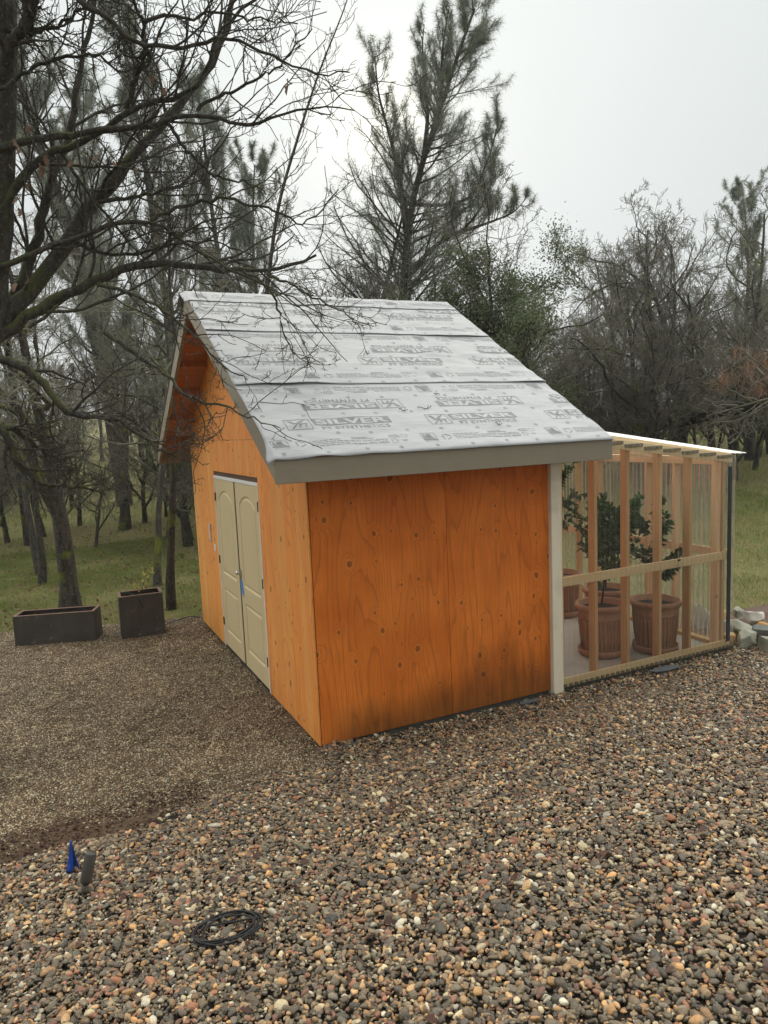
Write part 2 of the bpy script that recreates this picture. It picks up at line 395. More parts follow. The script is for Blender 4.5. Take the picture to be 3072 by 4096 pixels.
M['deadleaf'] = foliage('dry_oak_leaves', (.13, .075, .05), (.24, .15, .10), .7)
M['litter'] = foliage('leaf_litter', (.050, .022, .018), (.12, .060, .042), .45)
M['grass'] = foliage('winter_grass', (.110, .165, .034), (.235, .255, .080), .7, .3)
M['grassg'] = foliage('fresh_grass', (.14, .20, .035), (.24, .31, .07), .7, .3)
M['thatch'] = foliage('dry_thatch', (.16, .115, .06), (.28, .21, .11), .8, .2)

def terrain_mat():
    N = NT('grassy_ground'); P = N.pos(); a = N.noise(P, .35, 4., .6); b = N.noise(P, 5., 4., .65); f = N.noise(P, 45., 3.)
    c = N.mix(N.rng01(a, .38, .62), (.18, .16, .07), (.145, .165, .05))
    c = N.mix(N.rng01(b, .42, .68), c, (.21, .165, .085))
    c = N.mix(N.math('MULTIPLY', N.rng01(f, .5, .7), .5), c, (.07, .065, .03))
    return N.bsdf(c, .95, N.bump(N.math('ADD', b, N.math('MULTIPLY', f, .3)), .8, .06), .1)
M['terrain'] = terrain_mat()

def bed_mat(name, c0, c1, c2):
    N = NT(name); P = N.pos(); a = N.noise(P, 3., 4., .6); f = N.noise(P, 120., 3.)
    c = N.mix(N.rng01(a, .35, .65), c0, c1); c = N.mix(N.math('MULTIPLY', N.rng01(f, .5, .7), .6), c, c2)
    return N.bsdf(c, .9, N.bump(f, .8, .01), .2)
M['bed'] = bed_mat('dark_bed', (.020, .016, .012), (.032, .026, .020), (.010, .008, .006))
M['padbase'] = bed_mat('pad_fines', (.10, .072, .046), (.135, .10, .064), (.05, .036, .024))
M['dirt'] = bed_mat('brown_dirt', (.085, .055, .034), (.13, .088, .055), (.05, .034, .022))
M['mulch'] = bed_mat('red_mulch', (.11, .07, .055), (.17, .115, .095), (.06, .04, .032))

def pebble_mat():
    N = NT('river_pebble'); r = N.n('ObjectInfo').outputs['Random']; P = N.coords()
    pal = [(0.144,0.113,0.073),(0.101,0.081,0.057),(0.221,0.168,0.105),(0.176,0.120,0.066),(0.293,0.219,0.131),(0.131,0.100,0.062),(0.451,0.228,0.075),(0.259,0.178,0.098),
           (0.077,0.064,0.047),(0.600,0.474,0.262),(0.327,0.191,0.084),(0.167,0.146,0.089),(0.349,0.132,0.058),(0.125,0.095,0.058),(0.587,0.302,0.094),(0.198,0.160,0.110),
           (0.259,0.110,0.060),(0.600,0.528,0.379),(0.144,0.106,0.062),(0.383,0.264,0.144),(0.113,0.085,0.055),(0.552,0.319,0.131),(0.203,0.143,0.079),(0.085,0.069,0.048)]
    k = len(pal); c = N.ramp(r, [(i/k, q) for i, q in enumerate(pal)], 'CONSTANT')
    r2 = N.math('FRACT', N.math('MULTIPLY', r, 97.31))
    off = N.n('CombineXYZ', {0: N.math('MULTIPLY', r, 91.), 1: N.math('MULTIPLY', r2, 77.), 2: r})
    v = N.n('VectorMath', {0: P, 1: off}, operation='ADD').outputs[0]
    a = N.noise(v, 1.5, 4., .65); f = N.noise(v, 9., 2.)
    c = N.n('HueSaturation', {'Color': c, 'Value': N.math('ADD', N.math('MULTIPLY_ADD', r2, .72, .52), N.math('MULTIPLY', N.math('SUBTRACT', a, .5), .9)), 'Saturation': .93, 'Hue': .502}).outputs[0]
    c = N.mix(N.math('MULTIPLY', N.rng01(f, .58, .72), .28), c, (.36, .32, .25))
    return N.bsdf(c, N.math('MULTIPLY_ADD', r2, .3, .28), N.bump(a, .3, .25), .5)
M['pebble'] = pebble_mat()

def grit_mat():
    N = NT('pea_gravel'); at = N.n('Attribute', attribute_name='tone').outputs['Fac']
    pal = [(0.152,0.095,0.050),(0.213,0.140,0.077),(0.085,0.054,0.030),(0.305,0.213,0.120),(0.165,0.103,0.055),(0.104,0.067,0.038),(0.122,0.085,0.053),(0.244,0.151,0.077),(0.660,0.549,0.355),(0.095,0.059,0.034),(0.207,0.151,0.091),(0.660,0.650,0.442),(0.128,0.083,0.046),(0.512,0.386,0.230)]
    c = N.ramp(at, [(i/len(pal), q) for i, q in enumerate(pal)], 'CONSTANT')
    big = N.noise(N.pos(), 1.1, 3., .6)
    c = N.n('HueSaturation', {'Color': c, 'Value': N.rng01(big, .3, .7, .62, .98)}).outputs[0]
    return N.bsdf(c, .55, None, .3)
M['grit'] = grit_mat()

# ------------------------------------------------------------------ terrain
def sstep(a, b, x):
    t = np.clip((np.asarray(x, float)-a)/(b-a), 0, 1); return t*t*(3-2*t)
def ground_z(x, y):
    x = np.asarray(x, float); y = np.asarray(y, float)
    d = (x-CAM[0])*FWD[0] + (y-CAM[1])*FWD[1]; r = (x-CAM[0])*RGT[0] + (y-CAM[1])*RGT[1]
    s = r/np.maximum(d, 3.0)
    z = -.04 + 0*x
    rise = sstep(.10, .34, s)*np.clip(d-8.8, 0, 60)*.062
    left = -.25*sstep(10.3, 15, d)*(1-sstep(.0, .3, s)) + .048*np.clip(d-14, 0, 200)*(1-sstep(.1, .34, s))
    z = z + rise + left
    z = z + (.10*np.sin(x*.55+.7)*np.sin(y*.43+.2) + .05*np.sin(x*1.7)*np.sin(y*1.3+1))*sstep(11, 18, d)
    near = 1-sstep(8.0, 11.0, np.hypot(x-.5, y-1.0)+0*d)
    return np.where(near > 0, z*(1-near) - .06*near, z)

def grid_sheet(name, xs, ys, zf, mat, smooth=True):
    X, Y = np.meshgrid(xs, ys); Z = zf(X, Y); nx, ny = len(xs), len(ys)
    V = np.stack([X, Y, Z], -1).reshape(-1, 3)
    i = (np.arange(ny-1)[:, None]*nx + np.arange(nx-1)).ravel()
    F = np.stack([i, i+1, i+nx+1, i+nx], 1)
    return fast_mesh(name, V, [F], [mat], smooth)

ax = np.concatenate([-np.geomspace(400, 30, 12), np.linspace(-28, 40, 110), np.geomspace(42, 450, 14)])
ay = np.concatenate([-np.geomspace(120, 14, 6), np.linspace(-12, 60, 110), np.geomspace(62, 500, 14)])
tag(obj('ground', grid_sheet('ground', ax, ay, ground_z, M['terrain'])), 'sloping grass ground of the clearing', kind='structure')

def mound(x, y): return .22*np.maximum(0., -np.asarray(y, float)-.4)
def toe(x):                                                   # edge between pea gravel and river pebbles
    x = np.asarray(x, float)
    return np.where(x > -.03, np.where(x > 4.78, .34, -.01), -.30 - .05*np.sin(x*3.1) + .30*(x+.4)*(x < -.4)*.55 + .04*np.sin(x*9))
def pad_z(x, y): return .0 + .012*np.sin(np.asarray(x)*2.1)*np.sin(np.asarray(y)*1.7)*0 + 0*np.asarray(x)
pad_edge = lambda x: 4.72 - .29*(np.asarray(x)+.2)            # far edge of the gravel pad
# pad sheet
xs = np.linspace(-7, .15, 40); V = []; 
mb = MB(); n = len(xs)
for x in xs: mb.v += [(x, -1.4, -.008), (x, float(pad_edge(x)) + .05*math.sin(x*5), -.008)]
mb.f = [(2*i, 2*i+2, 2*i+3, 2*i+1) for i in range(n-1)]; mb.m = [0]*(n-1)
tag(mb.build('gravel_pad', M['padbase']), 'flat pad of fine brown pea gravel before the shed doors', kind='structure')
# pebble mound base
gx = np.linspace(-8, 12, 100); gy = np.concatenate([np.linspace(-9, -.35, 50), [-.2, -.1, -.02]])
def bed_z(x, y):
    x = np.asarray(x, float); y = np.asarray(y, float)
    under = (y > toe(x) - .03) & (x < .02)
    return np.where(under, -.03, mound(x, y) - .045*(1-sstep(-2., -.6, -y)*0) * sstep(.0, .8, x) * sstep(-.9, -.1, y))
tag(obj('pebble_bed', grid_sheet('pebble_bed', gx, gy, bed_z, M['bed'])), 'dark soil bank under the river pebbles', kind='structure')

# ------------------------------------------------------------------ tree growth (vectorised by level)
def unit(a): return a/(np.linalg.norm(a, axis=-1, keepdims=True)+1e-9)
def march(g, base, d, ln, rad, seg, wig, trop, tip=.35):
    m = len(base); P = np.zeros((m, seg+1, 3)); P[:, 0] = base; d = unit(d); st = (ln/seg)[:, None]
    for i in range(seg):
        d = unit(d + g.normal(0, wig, (m, 3)) + np.asarray(trop))
        P[:, i+1] = P[:, i] + d*st
    t = np.linspace(0, 1, seg+1); R = rad[:, None]*(1-(1-tip)*t[None])
    return P, R
def spawn(g, P, R, ln, k, t0, t1, a0, a1, lr, rr, rmin, flat=0.0, fall=.55):
    m, n, _ = P.shape
    par = np.repeat(np.arange(m), k)
    t = (np.tile((np.arange(k)+.5)/k, m) + g.uniform(-.5, .5, m*k)/k)*(t1-t0)+t0
    f = np.clip(t, 0, .999)*(n-1); i = f.astype(int); w = (f-i)[:, None]
    B = P[par, i]*(1-w)+P[par, i+1]*w; T = unit(P[par, i+1]-P[par, i]); rp = R[par, i]
    q = g.normal(0, 1, (m*k, 3)); q[:, 2] *= (1-flat); q -= (q*T).sum(1, keepdims=True)*T; q = unit(q)
    a = g.uniform(a0, a1, m*k)[:, None]
    D = T*np.cos(a)+q*np.sin(a)
    L = ln[par]*lr*g.uniform(.55, 1.25, m*k)*(1.15-.55*t if fall == .55 else np.clip(1.45-fall*t, .12, 2))
    rad = np.maximum(rp*rr*g.uniform(.8, 1.1, m*k), rmin)
    return B, D, L, rad
def tubes(groups):
    """groups: list of (P(m,n,3), R(m,n), sides) -> V, F"""
    VV = []; FF = []; o = 0
    for P, R, k in groups:
        m, n, _ = P.shape
        T = np.gradient(P, axis=1); T = unit(T)
        ref = np.where(np.abs(T[:, :1, 2:3]) > .85, np.array([1., .2, 0]), np.array([.1, .2, 1.]))
        A = unit(np.cross(T, np.broadcast_to(ref, T.shape))); B = np.cross(T, A)
        th = np.arange(k)*2*np.pi/k
        V = P[:, :, None] + R[:, :, None, None]*(np.cos(th)[:, None]*A[:, :, None]+np.sin(th)[:, None]*B[:, :, None])
        idx = o + np.arange(m*n*k).reshape(m, n, k); nx = np.roll(idx, -1, 2)
        F = np.stack([idx[:, :-1], nx[:, :-1], nx[:, 1:], idx[:, 1:]], -1).reshape(-1, 4)
        VV.append(V.reshape(-1, 3)); FF.append(F); o += m*n*k
    return np.concatenate(VV), np.concatenate(FF)
def wood_mesh(name, groups, mat):
    V, F = tubes(groups); return fast_mesh(name, V, [F], [mat], True)
def resample(pts, n):
    p = np.asarray(pts, float); s = np.concatenate([[0], np.cumsum(np.linalg.norm(np.diff(p[:, :3], axis=0), axis=1))])
    t = np.linspace(0, s[-1], n); q = np.stack([np.interp(t, s, p[:, i]) for i in range(p.shape[1])], 1)
    for _ in range(2): q[1:-1, :3] = .25*q[:-2, :3]+.5*q[1:-1, :3]+.25*q[2:, :3]
    return q

def bare_tree(seed, H=7., r=.13, lean=(0, 0, 0), limbs=8, t0=.32, levels=4, kk=(8, 7, 6, 4), rmin=.004, trop=.05, wig=.20, tw=.07, angle=(.5, 1.15), limb_len=.5):
    g = np.random.default_rng(seed)
    P, R = march(g, np.zeros((1, 3)), np.array([[lean[0], lean[1], 1.]]), np.array([H]), np.array([r]), 14, tw, (lean[0]*.05, lean[1]*.05, .06), .18)
    R = R*(1+.35*np.exp(-np.linspace(0, 14, 15)*1.4))[None]
    R *= 1+.06*g.normal(0, 1, R.shape)
    big = [(P, R, 9)]; small = []
    ln = np.array([H])
    cur = (P, R, ln)
    for l in range(levels):
        P, R, ln = cur
        k = limbs if l == 0 else kk[l-1]
        B, D, L, rad = spawn(g, P, R, ln, k, t0 if l == 0 else .22, .98, angle[0], angle[1], limb_len if l == 0 else .52, .62 if l == 0 else .58, rmin, .25)
        seg = (9, 7, 6, 4, 3)[l]
        P2, R2 = march(g, B, D, L, rad, seg, wig*(1, 1, 1, .9, .8)[l], (0, 0, trop), .3)
        R2 = np.maximum(R2, rmin*.8)
        (big if l == 0 else small).append((P2, R2, (6, 4, 3, 3, 3)[l]))
        cur = (P2, R2, L)
    return big, small

def pine_tree(seed, H=13., r=.22, stem=None, nb=46, t0=.25, blen=.30, tuft=(9, 13), nl=.23, nw=.0065, droop=.0, wood_only=False, up=.16, shoots=6, mat='needle', tk=5, fall=.55):
    g = np.random.default_rng(seed)
    if stem is None:
        P, R = march(g, np.zeros((1, 3)), np.array([[0, 0, 1.]]), np.array([H]), np.array([r]), 18, .045, (0, 0, .05), .12)
    else:
        q = resample(stem, 19); P = q[None, :, :3]; R = np.linspace(r, r*.14, 19)[None]
    ln = np.array([H])
    B, D, L, rad = spawn(g, P, R, ln, nb, t0, 1.0, .75, 1.35, blen, .34, .012, .3, fall)
    P1, R1 = march(g, B, D, L, rad, 9, .09, (0, 0, up), .25)
    B, D, L2, rad = spawn(g, P1, R1, L, shoots, .25, 1.0, .35, .9, .36, .5, .006)
    P2, R2 = march(g, B, D, L2, rad, 5, .10, (0, 0, up*.9), .4)
    wood = [(P, R, 9), (P1, R1, 5), (P2, R2, 3)]
    # needle tufts at the shoot ends and along the outer third
    tips = []; dirs = []
    for PP, ts in ((P1, np.linspace(.42, 1, 7)), (P2, np.linspace(.18, 1, tk+1))):
        n = PP.shape[1]
        for t in ts:
            f = min(t, .999)*(n-1); i = int(f); w = f-i
            tips.append(PP[:, i]*(1-w)+PP[:, i+1]*w); dirs.append(unit(PP[:, i+1]-PP[:, i]))
    T = np.concatenate(tips); Dd = np.concatenate(dirs)
    k = tuft[1]; m = len(T)
    Dn = unit(np.repeat(Dd, k, 0)*.45 + g.normal(0, .7, (m*k, 3)) + np.array([0, 0, -.12-droop])); B = np.repeat(T, k, 0)
    ln = nl*g.uniform(.6, 1.1, (m*k, 1)); side = unit(np.cross(Dn, g.normal(0, 1, (m*k, 3))))*nw*.5
    V = np.stack([B-side, B+side, B+Dn*ln+np.array([0, 0, -.10])*ln], 1).reshape(-1, 3)
    F = np.arange(len(V)).reshape(-1, 3)
    return wood, fast_mesh('crown', V, [F], [M[mat]])

def place_tree(name, trunk_me, crown_me, loc, rz=0, sc=1., label='', group=None, cat='tree', tilt=(0, 0), parts=('trunk', 'crown')):
    o = empty(name, loc); o.rotation_euler = (tilt[0], tilt[1], rz); o.scale = (sc, sc, sc)
    obj(parts[0], trunk_me, o)
    if crown_me: obj(parts[1], crown_me, o)
    return tag(o, label, cat, group)

# ------------------------------------------------------------------ the shed
SL, SW = 2.28, 4.482
E0 = np.array([0, -.4418, 2.325]); EV = np.array([0, .86209, .50675]); NV = np.array([0, -.50675, .86209]); RL = 3.112
def rp(x, v, h=0.0):
    return E0 + np.array([x, 0, 0]) + v*EV + h*NV
def mirror_y(p): return (p[0], SW-p[1], p[2])
shed = empty('garden_shed')
tag(shed, 'small gabled shed of orange stained plywood with silver roof underlayment and tan double doors', 'shed')
def part(name, mb, mat, bevel=0, smooth=False, parent=None): return mb.build(name, mat, parent or shed, bevel, smooth)

part('foundation', MB().box(.015, 2.29, .02, SW-.02, -.2, -.003), M['concrete_dark'])
part('light_block_core', MB().box(.03, 2.26, .03, SW-.03, 0, 2.50).prism([(.03, .03, 2.5), (.03, 2.241, 3.80), (.03, SW-.03, 2.5)], (2.2, 0, 0)), M['header'])  # dark filler box added inside to block light, stands in for the framing
PT = .012
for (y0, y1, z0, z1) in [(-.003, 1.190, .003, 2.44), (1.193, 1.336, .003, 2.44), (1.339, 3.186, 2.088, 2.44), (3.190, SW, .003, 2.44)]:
    part('plywood_sheet', MB().box(0, PT, y0, y1, z0, z1), M['ply'], .0015)['bleach_and_light'] = .95 if y0 > 3 else .6  # paler sheets: weathering and the brighter door-side light, both in the colour
zu = lambda y: 2.325 + (min(y, SW-y)+.4418)*.5878 - .024
part('plywood_sheet', MB().prism([(0, 0, 2.4435), (0, SW, 2.4435), (0, SW, zu(SW)), (0, 2.241, zu(2.241)), (0, 0, zu(0))], (PT, 0, 0)), M['ply'])['bleach_and_light'] = .6
for x0, x1 in [(.019, 1.2285), (1.2325, 2.302)]:
    part('plywood_sheet', MB().box(x0, x1, 0, PT, .0, 2.50), M['ply'], .0015)
part('plywood_sheet', MB().box(SL+.0, SL+PT, .02, SW, 0, 2.44).prism([(SL, .02, 2.44), (SL, SW, 2.44), (SL, SW, zu(SW)), (SL, 2.241, zu(2.241)), (SL, .02, zu(.02))], (PT, 0, 0)), M['ply'])
part('plywood_sheet', MB().box(.02, SL, SW-PT, SW, 0, 2.50), M['ply'])
part('corner_trim', MB().box(2.303, 2.419, -.045, .02, -.04, 2.42), M['trim'], .004)

# roof: sheathing, lookouts, fascia and rake boards
roof = part('roof_sheathing', MB().prism([rp(-.318, .03, -.022), rp(-.318, RL, -.022), rp(-.318, RL, -.004), rp(-.318, .03, -.004)], (2.93, 0, 0))
            .prism([mirror_y(rp(-.318, .03, -.022)), mirror_y(rp(-.318, RL, -.022)), mirror_y(rp(-.318, RL, -.004)), mirror_y(rp(-.318, .03, -.004))], (2.93, 0, 0)), M['soffit'])
for v in (.34, .90, 1.46, 2.02, 2.58, 2.98):
    for back in (0, 1):
        q = [rp(-.317, v, -.115), rp(-.317, v+.038, -.115), rp(-.317, v+.038, -.0235), rp(-.317, v, -.0235)]
        if back: q = [mirror_y(a) for a in q]
        part('lookout_block', MB().prism(q, (.315, 0, 0)), M['soffit'], .002)
        q = [(a[0]+2.61, a[1], a[2]) for a in q]
        part('lookout_block', MB().prism(q, (.314, 0, 0)), M['soffit'], .002)
for back in (0, 1):
    f = mirror_y if back else (lambda p: tuple(p))
    mbx = MB()
    a, b = f((0, -.4418, 0)), f((0, -.402, 0))
    part('fascia_board', mbx.box(-.36, 2.656, min(a[1], b[1]), max(a[1], b[1]), 2.144, 2.318), M['fascia'], .003)
    for x0 in (-.36, 2.618):
        zt = lambda y: 2.325+(y+.4418)*.5878-.007
        q = [f((x0, -.4015, zt(-.4015)-.178)), f((x0, 2.2405, zt(2.2405)-.178)), f((x0, 2.2405, zt(2.2405))), f((x0, -.4015, zt(-.4015)))]
        part('rake_board', MB().prism(q, (.038, 0, 0)), M['rake'], .003)

# underlayment: wrinkled sheets lapped up the slope
_g = np.random.default_rng(11)
_W = [(_g.uniform(1, 9)*_g.choice([-1, 1]), _g.uniform(12, 48), _g.uniform(0, 6.28), _g.uniform(.3, 1.0)) for _ in range(16)]
_M = [(_g.uniform(1, 4), _g.uniform(1, 5), _g.uniform(0, 6.28)) for _ in range(6)]
def wrinkle(x, v):
    s = np.zeros(np.broadcast(x, v).shape)
    for a, b, p, k in _W: s = s + k*np.sin(a*x*2.1 + b*v + p + 1.3*np.sin(1.7*x+p))
    m = .5 + .5*np.sin(1.9*x + 2.3*v + .8)*np.sin(2.7*x - 3.1*v + 2.2)
    for a, b, p in _M: m = m + .12*np.sin(a*x+b*v+p)
    return .0024*s*np.clip(m, .15, 1.3)
LOW = [-.020, 1.062, 2.140, 2.862]
def lift(x, k): return (.0, .009, .008, .004)[k]*(.1+.95*np.clip(np.sin(2.2*x+k*1.7)+.6*np.sin(5.1*x+k), 0, 2))
def lap_v(x, k): return LOW[k] + (.006*np.sin(3.1*x+k*2) + .010*np.sin(1.3*x+k) if k in (1, 2, 3) else 0*x)
def sheet_h(x, v, k):
    h = .0125 + .0065*k + wrinkle(x, v)
    dv = v - lap_v(x, k)
    h = h + lift(x, k)*np.clip(1-dv/.11, 0, 1)**1.5
    if k == 0: h = h - .010*np.clip(1-(dv)/.03, 0, 1)**2
    ov = np.clip(-.362-x, 0, 1); h = h - ov*(.7+.35*np.sin(v*7+k))
    ov = np.clip(x-2.652, 0, 1); return h - ov*.8
def sheet_pts(x, v, k, extra=0.):
    h = sheet_h(x, v, k)+extra
    return E0 + np.stack([x, 0*x, 0*x], -1) + v[..., None]*EV + h[..., None]*NV
def sheet(k, vtop, parent, over=False):
    xs = np.concatenate([[-.415, -.395, -.375, -.362], np.linspace(-.35, 2.645, 150), [2.652, 2.672]])
    vs_ = np.linspace(0, 1, 44 if k < 3 else 14)
    X = np.repeat(xs[None], len(vs_), 0); lo = lap_v(xs, k)
    Vv = lo[None]*(1-vs_[:, None]) + vtop*vs_[:, None]
    tp = (.15+.85*np.exp(-(Vv[:, :3]/.13)**2)) if k == 0 else .15+0*Vv[:, :3]
    if not over: X[:, :3] = -.362-(-.362-X[:, :3])*tp
    P = sheet_pts(X, Vv, k)
    if over:                                                       # carried over the ridge
        Q = P[:-1][::-1].copy(); Q[..., 1] = 2*2.241 - Q[..., 1]; P = np.concatenate([P, Q])
    ny, nx = P.shape[:2]; i = (np.arange(ny-1)[:, None]*nx + np.arange(nx-1)).ravel()
    me = fast_mesh('underlayment_sheet', P.reshape(-1, 3), [np.stack([i, i+1, i+nx+1, i+nx], 1)], [M['ul']], True)
    o = obj('ridge_cap_sheet' if over else 'underlayment_sheet', me, parent)
    s = o.modifiers.new('thick', 'SOLIDIFY'); s.thickness = .0012; s.offset = -1
    return o
SH = [sheet(0, 1.20, shed), sheet(1, 2.27, shed), sheet(2, 3.0, shed), sheet(3, RL, shed, True)]
bk = sheet(0, RL-.03, shed); bk.data = bk.data.copy()
co = np.zeros(len(bk.data.vertices)*3, np.float32); bk.data.vertices.foreach_get('co', co); co = co.reshape(-1, 3); co[:, 1] = SW-co[:, 1]; bk.data.vertices.foreach_set('co', co.ravel()); bk.data.flip_normals(); bk.data.update()

# printed lettering lies on the sheets as ink
_cache = {}
def glyphs(text, bold=.0, space=1.0):
    key = (text, bold, space)
    if key not in _cache:
        cu = bpy.data.curves.new('t', 'FONT'); cu.body = text; cu.size = 1; cu.offset = bold; cu.space_character = space; cu.resolution_u = 3
        o = bpy.data.objects.new('t', cu); col.objects.link(o)
        dg = bpy.context.evaluated_depsgraph_get(); me = o.evaluated_get(dg).to_mesh()
        V = np.array([v.co[:2] for v in me.vertices]); F = [tuple(p.vertices) for p in me.polygons]
        o.evaluated_get(dg).to_mesh_clear(); bpy.data.objects.remove(o); bpy.data.curves.remove(cu)
        V -= V.min(0); _cache[key] = (V/V.max(0), F)
    return _cache[key]
class Print:
    def __init__(s, k, cx=0, cy=0, inv=False): s.k = k; s.items = []; s.cx = cx; s.cy = cy; s.inv = inv
    def poly(s, pts, layer=1, m=0): s.items.append((np.array(pts, float), [tuple(range(len(pts)))], layer, m))
    def rect(s, a, b, c, d, layer=1, m=0): s.poly([(a, c), (b, c), (b, d), (a, d)], layer, m)
    def frame(s, a, b, c, d, w, m=0):
        s.rect(a, b, c, c+w, 1, m); s.rect(a, b, d-w, d, 1, m); s.rect(a, a+w, c+w, d-w, 1, m); s.rect(b-w, b, c+w, d-w, 1, m)
    def text(s, t, a, b, c, d, layer=1, m=0, bold=.0):
        V, F = glyphs(t, bold); s.items.append((V*[b-a, d-c]+[a, c], F, layer, m))
    def ring(s, x, y, r, w, m=0, n=14, sy=1.):
        t = np.linspace(0, 2*np.pi, n, endpoint=False); o = np.stack([np.cos(t)*r, np.sin(t)*r*sy], 1)+[x, y]; i = np.stack([np.cos(t)*(r-w), np.sin(t)*(r-w)*sy], 1)+[x, y]
        s.items.append((np.concatenate([o, i]), [(j, (j+1) % n, n+(j+1) % n, n+j) for j in range(n)], 1, m))
    def line(s, a, b, w, m=0):
        a = np.array(a, float); b = np.array(b, float); d = b-a; d /= np.linalg.norm(d); q = np.array([-d[1], d[0]])*w/2
        s.poly([a-q, b-q, b+q, a+q], 1, m)
    def build(s, name, parent):
        bm = bmesh.new(); lay = bm.verts.layers.float.new('lay')
        for V, F, l, m in s.items:
            if s.inv: V = -V
            V = V + [s.cx, s.cy]
            vs_ = [bm.verts.new((q[0], q[1], 0)) for q in V]
            for q in vs_: q[lay] = l
            for f in F:
                try:
                    fc = bm.faces.new([vs_[i] for i in f]); fc.material_index = m
                except ValueError: pass
        bb = np.array([q.co[:2] for q in bm.verts]); lo, hi = bb.min(0), bb.max(0)
        for ax_ in (0, 1):
            st = .045 if ax_ == 0 else .024
            for c in np.arange(math.ceil(lo[ax_]/st)*st, hi[ax_], st):
                bmesh.ops.bisect_plane(bm, geom=bm.verts[:]+bm.edges[:]+bm.faces[:], plane_co=(c, c, 0), plane_no=(1, 0, 0) if ax_ == 0 else (0, 1, 0))
        for side, c in ((1, 2.648), (-1, -.36)):                       # ink ends where the sheet ends
            bmesh.ops.bisect_plane(bm, geom=bm.verts[:]+bm.edges[:]+bm.faces[:], plane_co=(c, 0, 0), plane_no=(side, 0, 0), clear_outer=True)
        topv = (LOW+[9])[s.k+1]
        if s.k < 3: bmesh.ops.bisect_plane(bm, geom=bm.verts[:]+bm.edges[:]+bm.faces[:], plane_co=(0, topv+.03, 0), plane_no=(0, 1, 0), clear_outer=True)
        if not bm.faces: bm.free(); return
        A = np.array([(q.co[0], q.co[1], q[lay]) for q in bm.verts])
        P = sheet_pts(A[:, 0], A[:, 1], s.k, .0008+.0007*A[:, 2])
        for q, p in zip(bm.verts, P): q.co = p
        for f in bm.faces:
            f.normal_update()
            if f.normal.z < 0: f.normal_flip()
        me = bpy.data.meshes.new(name); bm.to_mesh(me); bm.free()
        for q in (M['ink'], M['inklight'], M['inkdark']): me.materials.append(q)
        po = obj(name, me, parent)
        if name != 'printed_mark': po['kind'] = 'stuff'
def brand_mark(k, x0, v0, inv=False):
    p = Print(k, x0+(.87 if inv else 0), v0+(.155 if inv else 0), inv)
    p.frame(0, .2, 0, .155, .006)
    p.poly([(.022, .132), (.060, .132), (.078, .085), (.066, .062)], 1); p.poly([(.066, .062), (.078, .085), (.135, .137), (.120, .095)], 1)
    p.poly([(.035, .014), (.053, .014), (.165, .142), (.150, .142)], 1)
    p.text('FT', .100, .176, .022, .082, 2, 0, .01)
    p.rect(.222, .870, .055, .155, 1); p.text('SILVER', .245, .848, .068, .142, 2.6, 1, .035)
    p.text('FT SYNTHETICS', .27, .83, -.012, .036, 1, 0, .012)
    p.build('printed_mark', SH[k])
def notice(k, x0, v0, inv=False):
    g = np.random.default_rng(int(abs(x0*100))+k*7+inv)
    p = Print(k, x0+(1.18 if inv else 0), v0+(.13 if inv else 0), inv)
    p.frame(0, .125, .02, .125, .004); p.poly([(.006, .028), (.12, .028), (.07, .11), (.05, .06), (.02, .115)], 1); p.rect(.045, .085, .05, .105, 2, 2); p.ring(.065, .004, .055, .006, 0, 16, .2)
    for a in range(3):
        t0, t1 = 2*math.pi*a/3+.35, 2*math.pi*(a+1)/3-.15
        p.line((.215+.042*math.cos(t0), .06+.042*math.sin(t0)), (.215+.042*math.cos(t1), .06+.042*math.sin(t1)), .007, 2)
    for r in range(4):
        x = .29
        while x < .29+(.22, .34, .30, .36)[r]:
            w = g.uniform(.015, .05); p.rect(x, x+w, .092-.022*r, .099-.022*r); x += w+.008
    for r in range(2): p.rect(.62, .62+.13+.05*r, .112-.016*r, .118-.016*r)
    p.frame(.615, .645, .048, .078, .003); p.text('FT SYNTHETICS', .655, .90, .048, .076, 1, 2); p.text('1-844-393-9839', .625, .90, .010, .036, 1, 2)
    p.frame(.93, 1.01, .085, .125, .003)
    for a in np.arange(.935, 1.0, .014): p.line((a, .088), (a+.012, .122), .003)
    p.ring(1.055, .105, .033, .004, 0, 16, .65); p.ring(.955, .04, .03, .004, 2, 5); p.text('150', 1.02, 1.06, .03, .05)
    p.build('printed_notice', SH[k])
for x in (-.16, 1.04, 2.255): brand_mark(0, x, .345)
for x in (-1.14, .06, 1.262, 2.475): brand_mark(0, x, .632, True)
for x in (-.31, .885, 2.09): brand_mark(1, x, 1.435)
for x in (-.10, 1.10, 2.30): brand_mark(1, x, 1.705, True)
for x in (-.80, .40, 1.60): brand_mark(2, x, 2.545)
for x in (-.30, .90, 2.10): brand_mark(2, x, 2.755, True)
for x in (-.345, .855, 2.055): notice(0, x, .085)
for x in (-1.0, .20, 1.40, 2.6): notice(0, x-.05, .900, True)
for x in (-.95, .26, 1.46): notice(1, x, 1.160)
for x in (-.55, .65, 1.85): notice(1, x, 1.985, True)
for x in (-.85, .35, 1.55): notice(2, x, 2.235)
for x in (-.3, .75, 1.8): notice(3, x, 2.93)
for k, vs_ in ((0, (.035, .275, .56, .83)), (1, (1.10, 1.36, 1.63, 1.93)), (2, (2.17, 2.46, 2.73)), (3, (2.885,))):      # cap-nail heads printed round
    p = Print(k)
    for j, v in enumerate(vs_):
        for x in np.arange(-.28+(j % 2)*.15, 2.6, .31):
            xx = x+random.uniform(-.03, .03); vv = v+random.uniform(-.012, .012); p.ring(xx, vv, .017, .003, 2, 12); p.ring(xx, vv, .008, .0025, 2, 8)
    p.build('cap_nail_marks', SH[k])

